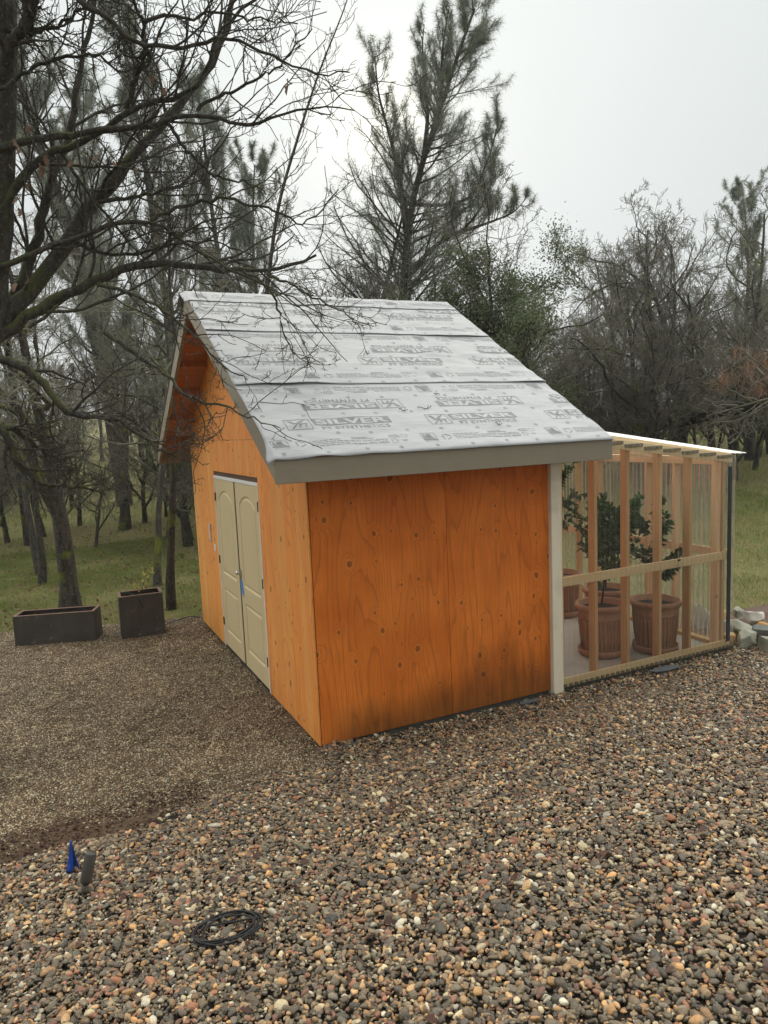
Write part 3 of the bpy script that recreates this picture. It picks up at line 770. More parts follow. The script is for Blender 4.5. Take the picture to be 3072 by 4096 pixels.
# doors
def door_leaf(name, y0, y1, hinge_y, hinge_zs):
    w = y1-y0; z0, z1 = .024, 2.004; ny, nz = 100, 220
    yy = np.linspace(0, w, ny); zz = np.linspace(z0, z1, nz); Y, Z = np.meshgrid(yy, zz)
    a, b = .132, w-.132
    cx = (a+b)/2; half = (b-a)/2; sag = .10; R = (half*half+sag*sag)/(2*sag); zs = 1.776
    up = np.minimum.reduce([Y-a, b-Y, Z-.912, np.where(Z > zs-.1, R-np.hypot(Y-cx, Z-(zs+sag-R)), 9)])
    lo = np.minimum.reduce([Y-a, b-Y, Z-.216, .728-Z])
    d = np.maximum(up, lo)
    prof = np.interp(d, [-.004, 0, .010, .016, .030, .040, .05], [0, .001, .011, .0115, .003, .0015, .0015])
    V = np.stack([.004+prof, y0+Y, Z], -1).reshape(-1, 3)
    i = (np.arange(nz-1)[:, None]*ny+np.arange(ny-1)).ravel()
    F = np.stack([i, i+ny, i+ny+1, i+1], 1)
    bx = np.array([(.004, y0, z0), (.004, y1, z0), (.004, y1, z1), (.004, y0, z1), (.034, y0, z0), (.034, y1, z0), (.034, y1, z1), (.034, y0, z1)]); o = len(V)
    Q = np.array([(4, 5, 6, 7), (0, 1, 5, 4), (1, 2, 6, 5), (2, 3, 7, 6), (3, 0, 4, 7)])+o
    me = fast_mesh('door', np.concatenate([V, bx]), [F, Q], [M['door']], True)
    me.polygons.foreach_set('use_smooth', np.concatenate([np.ones(len(F), bool), np.zeros(5, bool)]))
    dr = obj('door', me, shed)
    for z in hinge_zs:
        h = MB().box(-.004, .002, hinge_y-.014, hinge_y+.014, z-.045, z+.045); h.tube([(-.006, hinge_y, z-.048), (-.006, hinge_y, z+.048)], .006, 8)
        h.build('hinge', M['hinge'], dr, .001)
    return dr
dR = door_leaf('door', 1.360, 2.237, 1.362, (1.815, 1.075, .31))
dL = door_leaf('door', 2.294, 3.165, 3.168, (1.79, 1.05, .306))
MB().box(-.003, .0, 2.190, 2.222, .975, 1.085).build('lock_plate', M['chrome'], dR, .001)
hk = MB(); hk.lathe([(.004, 0), (.009, .004), (.009, .022), (.020, .026), (.023, .036), (.018, .046), (.0, .048)], (0, 0, 0), 16)
hko = hk.build('door_knob', M['chrome'], dR, 0, True); hko.rotation_euler = (0, -math.pi/2, 0); hko.location = (-.003, 2.214, 1.045)
MB().prism([(-.0015, 2.236, .965), (-.0015, 2.186, .965), (-.0015, 2.150, .86), (-.0015, 2.130, .845), (-.0015, 2.145, .79), (-.0015, 2.172, .83), (-.0015, 2.192, .81), (-.0015, 2.220, .88)], (.001, 0, 0)).build('masking_tape', M['tape'], dR)
part('astragal', MB().box(.010, .03, 2.2375, 2.2935, .02, 2.004), M['black'])
part('threshold', MB().box(.006, .05, 1.36, 3.165, -.006, .022), M['black'])
part('door_jamb', MB().box(-.003, .05, 1.338, 1.3585, .0, 2.037), M['jamb'], .001)
part('door_jamb', MB().box(-.003, .05, 3.1665, 3.187, .0, 2.037), M['jamb'], .001)
part('door_head', MB().box(-.003, .05, 1.359, 3.166, 2.0065, 2.037), M['jamb'], .001)
part('door_header', MB().box(.016, .05, 1.338, 3.188, 2.0375, 2.087), M['header'])

ws = empty('plastic_strip', (0, 3.565, 1.12))
tag(ws, 'thin white plastic strip with a hanging tag on the wall left of the doors', 'strip')
MB().box(-.02, -.001, -.014, .014, .085, .312).build('strip_body', M['white'], ws, .004)
tg = MB().prism([(-.008, -.232, .085), (-.008, -.232, -.002), (-.008, -.160, -.002), (-.008, -.160, .085)], (.006, 0, 0)).build('tag', M['white'], ws, .001)
MB().tube([(-.005, .0, .30), (-.005, -.185, .29), (-.005, -.195, .085)], .0012, 4).build('string', M['hinge'], ws)

# ------------------------------------------------------------------ the greenhouse
gh = empty('greenhouse', (0, 0, 0))
tag(gh, 'lean-to greenhouse of timber studs and clear corrugated panels against the shed', 'greenhouse')
GX0, GX1, GD = 2.425, 4.70, 3.6
def gp(name, mb, mat, bevel=.002, smooth=False): return mb.build(name, mat, gh, bevel, smooth)
gp('floor_slab', MB().box(2.30, 4.76, .02, GD+.05, -.25, -.004), M['slab'], 0)
gp('curb', MB().box(2.42, 4.76, -.012, .019, -.25, -.002), M['concrete_dark'], 0)
beamz = lambda x: 2.297 - .14*(x-3.098)
for x in (2.430, 2.845, 3.252, 3.680, 4.100, 4.520, 4.590):
    gp('stud', MB().box(x, x+.038, .0, .089, .0, beamz(x)-.06), M['stud'])
gp('sill_plate', MB().box(GX0, GX1, -.021, -.001, .0, .086), M['studx'])
gp('rail', MB().box(GX0-.01, GX1, -.021, -.001, .965, 1.052), M['studx'])
q = [(2.42, -.021, beamz(2.42)-.092), (4.695, -.021, beamz(4.695)-.092), (4.695, -.021, beamz(4.695)), (2.42, -.021, beamz(2.42))]
gp('top_beam', MB().prism(q, (0, .020, 0)), M['studx'])
rz_ = lambda x: 2.448 - .1545*(x-2.42)
q = [(2.67, .0, beamz(2.67)-.07), (4.69, .0, beamz(4.69)-.07), (4.69, .0, rz_(4.69)-.014), (2.67, .0, rz_(2.67)-.014)]
gp('rafter', MB().prism(q, (0, .038, 0)), M['studx'])
for yy in (.9, 1.8, 2.7, GD-.05):
    gp('rafter', MB().prism([(a, yy, b) for a, _, b in q], (0, .038, 0)), M['studxr'])
for i in range(8):                                               # stepped foam strips under the roof edge
    x = 2.70+i*.252
    m_ = MB()
    for j in range(3): m_.box(x+j*.078, x+j*.078+.074, -.034, -.0215, beamz(x+.12)-.052-.004*(j % 2), beamz(x+.12)-.020)
    gp('closure_strip', m_, M['foam'])
m_ = MB()
for x in np.arange(GX0+.01, GX1-.03, .065): m_.box(x, x+.036, -.034, -.0215, .001+.004*random.random(), .030)
gp('closure_strip', m_, M['foam'])['kind'] = 'stuff'
def corrugated(name, p0, du, dv, lu, lv, nrm, mat, pitch=.065, amp=.008, parent=gh):
    nu = int(lu/pitch*10); u = np.linspace(0, lu, nu); h = amp*np.clip(1.5*np.sin(2*np.pi*u/pitch), -1, 1)
    P = np.array(p0)[None]+u[:, None]*np.array(du)+h[:, None]*np.array(nrm); Q = P+np.array(dv)*lv
    V = np.concatenate([P, Q]); i = np.arange(nu-1)
    return obj(name, fast_mesh(name, V, [np.stack([i, i+1, i+1+nu, i+nu], 1)], [mat], True), parent)
for a, b in ((2.423, 3.20), (3.19, 3.96), (3.95, 4.735)):
    lv = beamz(a)-.0 + .075
    me = corrugated('wall_panel', (a, -.045 - .002*(a > 3.1), -.085), (1, 0, 0), (0, 0, 1), b-a, 2.1, (0, 1, 0), M['poly'])
    c = np.zeros(len(me.data.vertices)*3, np.float32); me.data.vertices.foreach_get('co', c); c = c.reshape(-1, 3)
    k = len(c)//2; c[k:, 2] = beamz(c[k:, 0])-.03; me.data.vertices.foreach_set('co', c.ravel()); me.data.update()
for y in (.65, 1.06, 1.43, 1.87, 2.28, 2.70, 3.12, 3.5):
    gp('stud', MB().box(4.611, 4.70, y, y+.038, 0, 1.96), M['stud'])
gp('sill_plate', MB().box(4.611, 4.70, .13, GD, -.003, .038), M['studxr'])
gp('rail', MB().box(4.701, 4.721, .02, GD, .958, 1.046), M['studxr'])
gp('top_plate', MB().box(4.611, 4.722, .09, GD, 1.961, 2.045), M['studxr'])
corrugated('wall_panel', (4.735, -.03, -.06), (0, 1, 0), (0, 0, 1), GD+.05, 2.12, (1, 0, 0), M['polyh'])
corrugated('wall_panel', (2.42, GD+.03, -.06), (1, 0, 0), (0, 0, 1), 2.3, 2.15, (0, 1, 0), M['polyh'])
for x in (2.45, 3.05, 3.65, 4.25): gp('stud', MB().box(x, x+.038, GD-.089, GD, 0, 2.1), M['stud'])
rdir = np.array([1, 0, -.1545]); rlen = 4.85-2.67
for a, b in ((-.07, 1.0), (.97, 2.1), (2.07, 3.75)):
    corrugated('roof_panel', (2.67, a, rz_(2.67)+.004*(a > 0)), (0, 1, 0), rdir, b-a, rlen+.02*(a > 0), (.15, 0, .99), M['polyroof'], .065, .007)
gp('corner_gasket', MB().box(4.632, 4.686, -.033, -.0225, .07, 1.945), M['grey_gasket'])

# pots and citrus trees inside the greenhouse
def pot(loc, sc, label, rz=0):
    t = empty('terracotta_pot', loc, rz); t.scale = (sc,)*3
    tag(t, label, 'pot', 'terracotta pots in the greenhouse')
    MB().lathe([(.0, .03), (.185, .03), (.195, .05), (.215, .22), (.232, .40), (.236, .405), (.240, .42), (.236, .432), (.240, .47), (.244, .50), (.262, .505), (.272, .53), (.264, .555), (.245, .56), (.232, .55), (.225, .47), (.0, .47)], (0, 0, 0), 40).build('pot_body', M['pot'], t, 0, True)
    fb = MB()
    for j in range(36):
        a_ = 2*math.pi*j/36
        fb.tube([(.200*math.cos(a_), .200*math.sin(a_), .09), (.217*math.cos(a_), .217*math.sin(a_), .22), (.233*math.cos(a_), .233*math.sin(a_), .395)], .006, 5)
    fb.build('fluting', M['pot'], t, 0, True)
    MB().lathe([(.0, .0), (.215, .0), (.235, .02), (.240, .055), (.236, .075), (.226, .072), (.222, .035), (.0, .03)], (0, 0, 0), 40).build('saucer', M['pot'], t, 0, True)
    sg = MB(); sg.lathe([(.226, .492), (.15, .50), (.0, .503)], (0, 0, 0), 24); sg.build('soil', M['soil'], t)
    rl = MB()                                                        # relief figure on the front
    for j in range(9): rl.box(-.006+.010*math.sin(j*1.3), .012+.010*math.sin(j*1.3), -.235+.004*abs(j-4)*.4, -.205, .16+j*.018, .172+j*.018)
    rl.build('relief', M['pot'], t, .003)
    return t
pot((3.43, .56, 0), 1.0, 'terracotta pot nearest the shed trim, in the front row of the greenhouse', -.75)
pot((3.99, .34, 0), 1.0, 'terracotta pot by the corner of the greenhouse, front row right', -.75)
pot((3.97, 1.06, 0), 1.0, 'terracotta pot in the back row, its rim showing behind the front left pot', 1.2)
pot((4.10, 2.02, 0), 1.0, 'farthest terracotta pot, low at the left edge of the greenhouse', 2.)

def leaf_cloud(g, centres, dirs, L, W, jit, droop):
    m = len(centres); D = unit(dirs + g.normal(0, jit, (m, 3)) + np.array([0, 0, -droop])); S = unit(np.cross(D, g.normal(0, 1, (m, 3))))
    l = L*g.uniform(.6, 1.15, (m, 1)); w = W*g.uniform(.7, 1.1, (m, 1)); up = np.cross(S, D)*l*.08
    V = np.stack([centres, centres+D*l*.45+S*w*.5+up, centres+D*l+np.array([0, 0, -.15])*l, centres+D*l*.45-S*w*.5+up], 1).reshape(-1, 3)
    i = np.arange(m)[:, None]*4
    return V, np.concatenate([i+[0, 1, 2], i+[0, 2, 3]])
def citrus(loc, H, z0, rad, k, label, seed):
    g = np.random.default_rng(seed); t = empty('citrus_tree', loc); tag(t, label, 'plant', 'potted citrus trees in the greenhouse')
    P, R = march(g, np.zeros((1, 3)), np.array([[.02, 0, 1.]]), np.array([H]), np.array([.011]), 10, .05, (0, 0, .1), .4)
    B, D, L, r = spawn(g, P, R, np.array([H]), k, z0/H, 1., .6, 1.2, rad/H*1.1, .5, .003)
    P1, R1 = march(g, B, D, L, r, 5, .15, (0, 0, .02), .5)
    obj('trunk', wood_mesh('trunk', [(P, R, 7), (P1, R1, 4)], M['bark']), t)
    n = P1.shape[1]; ts = np.repeat(np.linspace(.2, .99, 9), 5); C_ = []; Dd = []
    for q in ts:
        f = q*(n-1); i = int(f); w = f-i; C_.append(P1[:, i]*(1-w)+P1[:, i+1]*w); Dd.append(unit(P1[:, i+1]-P1[:, i]))
    V, F = leaf_cloud(g, np.concatenate(C_), np.concatenate(Dd), .095, .042, .75, .25)
    obj('crown', fast_mesh('crown', V, [F], [M['citrus']]), t)
citrus((3.43, .56, .49), 1.05, .25, .44, 26, 'bushy dark citrus tree in the front left pot of the greenhouse', 3)
citrus((3.99, .34, .49), 1.06, .22, .34, 13, 'slender open citrus tree in the front right pot of the greenhouse', 5)
citrus((3.97, 1.06, .49), 1.0, .25, .40, 22, 'leafy citrus tree in the back row pot behind the bushy one', 8)
citrus((4.10, 2.02, .49), 1.55, .45, .50, 30, 'tall citrus tree farthest back at the left of the greenhouse', 9)

# ------------------------------------------------------------------ planters and small things on the gravel
def planter(loc, rz, w, d, h, name, label):
    t = empty(name, loc, rz); tag(t, label, 'planter', 'steel planters at the edge of the pad')
    m = MB(); e = .004
    m.box(0, w, 0, e, 0, h).box(0, w, d-e, d, 0, h).box(0, e, e, d-e, 0, h).box(w-e, w, e, d-e, 0, h)
    m.build('shell', M['steel'], t, .001)
    r = MB(); f = .035
    r.box(-.002, w+.002, -.002, f, h, h+.005).box(-.002, w+.002, d-f, d+.002, h, h+.005).box(-.002, f, f, d-f, h, h+.005).box(w-f, w+.002, f, d-f, h, h+.005)
    r.build('rim', M['steelrim'], t)
    g = np.random.default_rng(int(w*100)); xs = np.linspace(e, w-e, 24); ys = np.linspace(e, d-e, 12)
    s = grid_sheet('soil', xs, ys, lambda X, Y: h-.055+.012*g.normal(0, 1, X.shape), M['soil'], False); obj('soil', s, t)
    return t
planter((-2.285, 4.61, 0), math.atan2(-.31, .915), .966, .31, .38, 'steel_planter', 'long low dark steel planter box, empty, on the gravel')
pb = planter((-1.081, 4.145, 0), -.05, .528, .35, .54, 'steel_planter', 'tall square dark steel planter with a small yellow-leaved shrub')
g = np.random.default_rng(4)
sh = empty('small_shrub', (-.76, 4.34, .49)); tag(sh, 'small shrub with yellow-green leaves growing in the square steel planter', 'plant')
P, R = march(g, g.uniform(-.05, .05, (4, 3))*[1, 1, 0], np.array([[-.1, 0, 1], [.25, .1, 1], [-.5, 0, .7], [.1, .05, 1.]]), np.array([.36, .28, .22, .3]), np.full(4, .004), 6, .12, (0, 0, .1), .5)
obj('stem', wood_mesh('stem', [(P, R, 5)], M['bark']), sh)
Cn = np.concatenate([P[:, i] for i in (3, 4, 4, 5, 5, 5, 6, 6, 6, 6)]); V, F = leaf_cloud(g, Cn, g.normal(0, 1, (len(Cn), 3)), .060, .034, .5, .0)
obj('foliage', fast_mesh('foliage', V, [F], [M['yleaf']]), sh)
dt = MB(); dt.tube(resample([(-1.02, 4.40, .545), (-.93, 4.25, .56), (-.86, 4.128, .525), (-.82, 4.115, .44), (-.80, 4.12, .36)], 16), .005, 6)
tag(dt.build('drip_tube', M['black'], None, 0, True), 'black drip tube hanging over the front of the square steel planter', 'tube')
dt = MB(); dt.tube(resample([(-.52, 4.50, .008), (-.42, 4.62, .012), (-.30, 4.60, .03), (-.15, 4.66, .05), (-.02, 4.62, .02)], 16), .006, 6)
tag(dt.build('drip_tube', M['black'], None, 0, True), 'black drip tube lying on the ground between the square planter and the shed', 'tube')

# landscape light, marker flag, hose coil
zl = float(mound(0, -1.47))
ll = empty('landscape_light', (-1.789, -1.47, zl)); tag(ll, 'dark bronze cylinder spotlight on a stake in the pebbles', 'light')
m = MB(); m.tube([(0, 0, -.12), (0, 0, .03)], [.006, .012], 8); m.build('stake', M['black'], ll)
m = MB(); m.lathe([(.0, .03), (.016, .03), (.018, .05), (.012, .06), (.012, .075), (.0, .075)], (0, 0, 0), 20); m.build('knuckle', M['hinge'], ll, 0, True)
m = MB(); m.lathe([(.0, -.012), (.016, -.012), (.023, .0), (.027, .004), (.028, .015), (.028, .138), (.025, .145), (.0, .145)], (0, 0, 0), 28)
hd = m.build('lamp_head', painted('bronze_paint', (.062, .057, .050), (.045, .042, .037), .42, 20., .4, (60, 60, 60), .05), ll, 0, True); hd.location = (.006, 0, .082); hd.rotation_euler = (-.10, .26, 0)
zf = float(mound(0, -1.10))
fl = empty('marker_flag', (-1.835, -1.10, zf)); tag(fl, 'crumpled blue marker flag on a wire beside the spotlight', 'flag')
MB().tube([(.014, 0, -.03), (.012, 0, .09), (.0, .0, .205)], .0016, 5).build('wire', M['hinge'], fl)
N_ = 9; V = []; F = []
for i in range(N_):
    t = i/(N_-1); z = .20-.17*t; w = .008+.055*t**1.2
    for j in range(7):
        s_ = j/6; V.append((-.5*w*1.15+w*s_*1.1, .018*math.sin(s_*9+t*2)*t, z-.012*math.sin(s_*7)*t))
for i in range(N_-1):
    for j in range(6): F.append((i*7+j, i*7+j+1, i*7+8+j, i*7+7+j))
m = MB(); m.add(V, F); fo = m.build('vinyl', M['flagblue'], fl, 0, True); so = fo.modifiers.new('t', 'SOLIDIFY'); so.thickness = .001
pts = []; g = np.random.default_rng(5)
for i in range(6*28):
    a = 2*math.pi*i/28; kx = i/28
    r = .122+.011*math.sin(kx*2.3)+.006*math.sin(kx*5.); ox, oy = .017*math.sin(kx*1.7), .017*math.cos(kx*2.1)
    x, y = -1.274+ox+r*math.cos(a)*1.05, -2.34+oy+r*math.sin(a)
    pts.append((x, y, float(mound(x, y))+.024+.006*(kx % 3)+.004*math.sin(a*2+kx)))
pts += [(-1.33, -2.27, float(mound(0, -2.27))+.03), (-1.25, -2.30, float(mound(0, -2.30))+.035), (-1.20, -2.26, float(mound(0, -2.26))+.03)]
m = MB(); m.tube(np.array(pts), .0042, 8)
tag(m.build('hose_coil', M['black'], None, 0, True), 'coil of thin black irrigation tubing lying on the pebbles', 'hose')

# twigs fallen on the roof
TW = [((.62, 1.52), 'twig lying on the roof near the middle lap, curled', .10, .3), ((1.04, .62), 'forked twig on the roof between the lower printed rows', .13, -.8), ((.86, .60), 'straight short twig on the roof left of the forked one', .07, -1.2), ((1.36, .83), 'tiny twig on the roof just under the first lap', .05, 2.0), ((1.62, .31), 'twig on the roof close above the eave', .06, -1.4), ((1.02, 1.70), 'tiny twig on the upper part of the roof', .05, -1.9)]
for (x, v), lab, ln, a in TW:
    t = []
    for i in range(7):
        s_ = i/6*ln; xx = x+s_*math.cos(a+.8*i/6); vv = v+s_*math.sin(a+.8*i/6)
        k = 0 if vv < 1.06 else 1
        t.append(sheet_pts(np.array(xx), np.array(vv), k, .010+.006*math.sin(i*1.3)))
    m = MB(); m.tube(np.array(t), [.0038, .0034, .003, .0034, .0026, .0024, .0034], 5)
    m.tube(np.array([t[4], t[4]+np.array([.012, .010, .018]), t[4]+np.array([.02, .014, .03])]), [.0026, .002, .0022], 4)
    tag(m.build('fallen_twig', M['twigfg']), lab, 'twig', 'twigs fallen on the roof')

# ------------------------------------------------------------------ loose stones (stuff)
def ico(sub=1):
    bm = bmesh.new(); bmesh.ops.create_icosphere(bm, subdivisions=sub, radius=1); V = np.array([v.co[:] for v in bm.verts]); F = np.array([[v.index for v in f.verts] for f in bm.faces]); bm.free(); return V, F
IV2, IF2 = ico(2); IV1, IF1 = ico(1); IV3, IF3 = ico(4)
def pebble_proto(seed):
    g = np.random.default_rng(seed); V = IV2.copy()
    for _ in range(7):                                            # worn flats
        n = unit(g.normal(0, 1, 3)); c = g.uniform(.48, .88); d = V@n; V = V - np.clip(d-c, 0, 1)[:, None]*n*.85
    V *= 1+.05*np.sin(V@unit(g.normal(0, 1, 3))*3.2+g.uniform(0, 6))[:, None]
    V *= [g.uniform(1.0, 1.6), g.uniform(.8, 1.1), g.uniform(.5, .8)]
    return fast_mesh('pebble', V, [IF2], [M['pebble']], True)
def scatter(name, protos, pts, rot, scl, idx, matless=True):
    """one object that carries the stones as instances on points"""
    pc = bpy.data.collections.new(name+'_kinds')
    for i, me in enumerate(protos): pc.objects.link(bpy.data.objects.new('%s_kind_%02d' % (name, i), me))
    me = bpy.data.meshes.new(name); me.vertices.add(len(pts)); me.vertices.foreach_set('co', np.asarray(pts, np.float32).ravel())
    for nm, arr, ty in (('rot', rot, 'FLOAT_VECTOR'), ('scl', scl, 'FLOAT_VECTOR'), ('idx', idx, 'INT')):
        a = me.attributes.new(nm, ty, 'POINT'); a.data.foreach_set('vector' if ty != 'INT' else 'value', np.asarray(arr, np.float32 if ty != 'INT' else np.int32).ravel())
    o = obj(name, me)
    t = bpy.data.node_groups.new(name, 'GeometryNodeTree')
    t.interface.new_socket('Geometry', in_out='INPUT', socket_type='NodeSocketGeometry'); t.interface.new_socket('Geometry', in_out='OUTPUT', socket_type='NodeSocketGeometry')
    gi = t.nodes.new('NodeGroupInput'); go = t.nodes.new('NodeGroupOutput'); iop = t.nodes.new('GeometryNodeInstanceOnPoints')
    ci = t.nodes.new('GeometryNodeCollectionInfo'); ci.inputs[0].default_value = pc; ci.inputs[1].default_value = True; ci.inputs[2].default_value = True
    def na(nm, ty):
        n = t.nodes.new('GeometryNodeInputNamedAttribute'); n.data_type = ty; n.inputs[0].default_value = nm; return n.outputs[0]
    m2p = t.nodes.new('GeometryNodeMeshToPoints')
    t.links.new(gi.outputs[0], m2p.inputs[0]); t.links.new(m2p.outputs[0], iop.inputs['Points']); t.links.new(ci.outputs[0], iop.inputs['Instance'])
    iop.inputs['Pick Instance'].default_value = True
    t.links.new(na('idx', 'INT'), iop.inputs['Instance Index'])
    e2r = t.nodes.new('FunctionNodeEulerToRotation'); t.links.new(na('rot', 'FLOAT_VECTOR'), e2r.inputs[0]); t.links.new(e2r.outputs[0], iop.inputs['Rotation'])
    t.links.new(na('scl', 'FLOAT_VECTOR'), iop.inputs['Scale']); t.links.new(iop.outputs[0], go.inputs[0])
    o.modifiers.new('stones', 'NODES').node_group = t
    return o
def in_view(x, y, margin=1.18):
    d = (x-CAM[0])*FWD[0]+(y-CAM[1])*FWD[1]; r = (x-CAM[0])*RGT[0]+(y-CAM[1])*RGT[1]
    return (d > .9) & (np.abs(r) < d*.60*margin+.5)
g = np.random.default_rng(21)
# river pebbles
n = 380000
x = g.uniform(-3.6, 7.5, n); y = g.uniform(-4.4, 1.6, n)
d = (x-CAM[0])*FWD[0]+(y-CAM[1])*FWD[1]
edge = toe(x)+g.normal(0, .05, n)
ok = in_view(x, y) & (y < edge) & ~((x > 4.78) & (y > .32)) & ((y < -.02) | (x > 4.78)) & (g.random(n) < np.clip(1.0-.045*(d-2), .55, 1))
ok &= ~((x < -1.2) & (y > -.62-.10*(x+1.2)*0+.06*np.sin(x*6)) & (g.random(n) < .93))
x, y = x[ok], y[ok]; n = len(x)
s = np.clip(g.lognormal(math.log(.0084), .38, n), .0038, .025)
z = bed_z(x, y)+.002+g.uniform(0, .020, n)+(s*.35)
scl = s[:, None]*g.uniform(.85, 1.15, (n, 3))
rot = np.stack([g.normal(0, .38, n), g.normal(0, .38, n), g.uniform(0, 6.28, n)], 1)
pb_ = scatter('river_pebbles', [pebble_proto(100+i) for i in range(12)], np.stack([x, y, z], 1), rot, scl, g.integers(0, 12, n))
tag(pb_, 'mixed grey, tan and rust river pebbles covering the bank', 'pebbles', kind='stuff')
# pea gravel in small overlapping patches
def grit_proto(seed, cnt=300, rad=.105):
    g = np.random.default_rng(seed); a = g.uniform(0, 6.28, cnt); r = rad*np.sqrt(g.random(cnt)); C_ = np.stack([r*np.cos(a), r*np.sin(a), g.uniform(-.001, .004, cnt)], 1)
    s = np.clip(g.lognormal(math.log(.0048), .30, cnt), .0025, .010)
    V = []; 
    for i in range(cnt):
        R_ = np.array(Matrix.Rotation(g.uniform(0, 6.28), 3, 'Z') @ Matrix.Rotation(g.normal(0, .5), 3, 'X'))
        V.append(((IV1*[g.uniform(.9, 1.4), g.uniform(.7, 1), g.uniform(.5, .75)])@R_.T)*s[i]+C_[i])
    V = np.concatenate(V); F = np.concatenate([IF1+i*len(IV1) for i in range(cnt)])
    me = fast_mesh('grit', V, [F], [M['grit']], True)
    at = me.attributes.new('tone', 'FLOAT', 'POINT'); at.data.foreach_set('value', np.repeat(g.random(cnt), len(IV1)).astype(np.float32))
    return me
n = 9000; x = g.uniform(-4.6, .2, n); y = g.uniform(-.75, 6.2, n)
ok = in_view(x, y) & (y > toe(x)-.12) & (y < pad_edge(x)+g.normal(0, .05, n)) & ((x < -.09) | (y > SW+.1)) & ~((x < -1.25) & (y < -.20+.08*np.sin(x*5)+.25*(x+1.25)*.3) & (g.random(n) < .8))
x, y = x[ok], y[ok]; n = len(x)
gr = scatter('pea_gravel', [grit_proto(50+i) for i in range(5)], np.stack([x, y, g.uniform(-.006, .004, n)], 1), np.stack([g.normal(0, .03, n), g.normal(0, .03, n), g.uniform(0, 6.28, n)], 1), np.repeat(g.uniform(.85, 1.2, (n, 1)), 3, 1), g.integers(0, 5, n))
tag(gr, 'fine brown and cream pea gravel spread over the pad', 'gravel', kind='stuff')

# dirt strip between pad and pebbles, mulch strip by the greenhouse
def strip(name, poly, mat, zf, label):
    m = MB(); m.add([(a, b, float(zf(a, b))) for a, b in poly], [tuple(range(len(poly)))]); tag(m.build(name, mat), label, kind='structure')
strip('dirt_strip', [(-4.6, -1.2), (-3.2, -.95), (-2.2, -.80), (-1.7, -.74), (-1.35, -.52), (-1.15, -.36), (-1.5, -.20), (-2.0, -.12), (-3, -.05), (-4.6, .05)], M['dirt'], lambda a, b: .006, 'strip of bare brown dirt between the pea gravel and the pebbles')
# rocks beside the greenhouse
def rock(loc, sc, seed, colr, label):
    g = np.random.default_rng(seed); V = IV2.copy()
    V = IV3.copy()
    for _ in range(13):
        n_ = unit(g.normal(0, 1, 3)); c = g.uniform(.38, .72); dd = V@n_; V = V-np.clip(dd-c, 0, 1)[:, None]*n_*1.0
    V += .018*np.sin(V[:, [1, 2, 0]]*7+g.uniform(0, 6, 3))
    V *= [1.3, 1.3, 1.55]
    V *= sc; N = NT('rock_%d' % seed); P = N.coords(); a = N.noise(P, 5., 5., .65); f = N.noise(P, 40., 3.)
    c = N.mix(N.rng01(a, .4, .62), colr[0], colr[1]); c = N.mix(N.math('MULTIPLY', N.rng01(f, .55, .7), .4), c, (.10, .095, .08))
    mt = N.bsdf(c, .7, N.bump(N.math('ADD', a, N.math('MULTIPLY', f, .3)), .6, .02), .35)
    o = obj('rock', fast_mesh('rock', V, [IF3], [mt], False), None, (loc[0], loc[1], loc[2]-.045)); o.rotation_euler = (0, 0, g.uniform(0, 6))
    tag(o, label, 'rock', 'rocks piled beside the greenhouse')
GW = ((.24, .25, .19), (.42, .40, .32)); OR = ((.42, .20, .05), (.50, .33, .13)); DK = ((.10, .12, .11), (.2, .21, .19)); WH = ((.5, .5, .46), (.62, .60, .54))
for loc, sc, sd_, cc, lab in [
    ((4.98, -.33, .07), (.20, .13, .11), 1, GW, 'large pale grey-green rock in front of the pile by the greenhouse'),
    ((5.25, -.28, .10), (.12, .11, .14), 2, OR, 'big orange rock at the right edge of the frame in front'),
    ((4.93, -.06, .09), (.11, .10, .09), 3, GW, 'mottled grey rock touching the greenhouse corner'),
    ((4.84, .07, .10), (.07, .08, .07), 4, OR, 'small orange rock tucked at the greenhouse corner'),
    ((5.18, -.02, .11), (.14, .08, .07), 5, DK, 'dark grey-green rock in the middle of the rock pile'),
    ((5.12, .22, .14), (.17, .12, .09), 6, GW, 'long grey rock lying behind the dark one'),
    ((5.36, .05, .12), (.08, .07, .06), 7, OR, 'tan rock wedged beside the dark middle rock'),
    ((5.20, .50, .16), (.12, .10, .11), 8, OR, 'rust coloured rock at the back of the pile'),
    ((5.06, .62, .15), (.13, .10, .13), 9, WH, 'upright whitish rock at the back left of the pile'),
    ((5.52, .32, .14), (.15, .10, .08), 10, WH, 'whitish flat rock at the right rear of the pile'),
    ((5.65, .62, .15), (.13, .08, .07), 11, GW, 'grey slab rock farthest right at the back of the pile'),
    ((5.60, -.05, .10), (.10, .09, .08), 12, OR, 'brown-orange rock at the far right end of the pile')]:
    rock(loc, sc, sd_, cc, lab)
m = MB(); V = []
for i in range(12): m_ = None
me = grid_sheet('mulch', np.linspace(4.80, 8.0, 40), np.linspace(.30, .95, 20), lambda X, Y: np.maximum(ground_z(X, Y)+.004, -.05)+.03*sstep(.3, .5, Y)+.012*np.sin(X*17)*np.sin(Y*23), M['mulch'])
tag(obj('mulch_bed', me), 'strip of reddish brown mulch beyond the rocks', kind='structure')
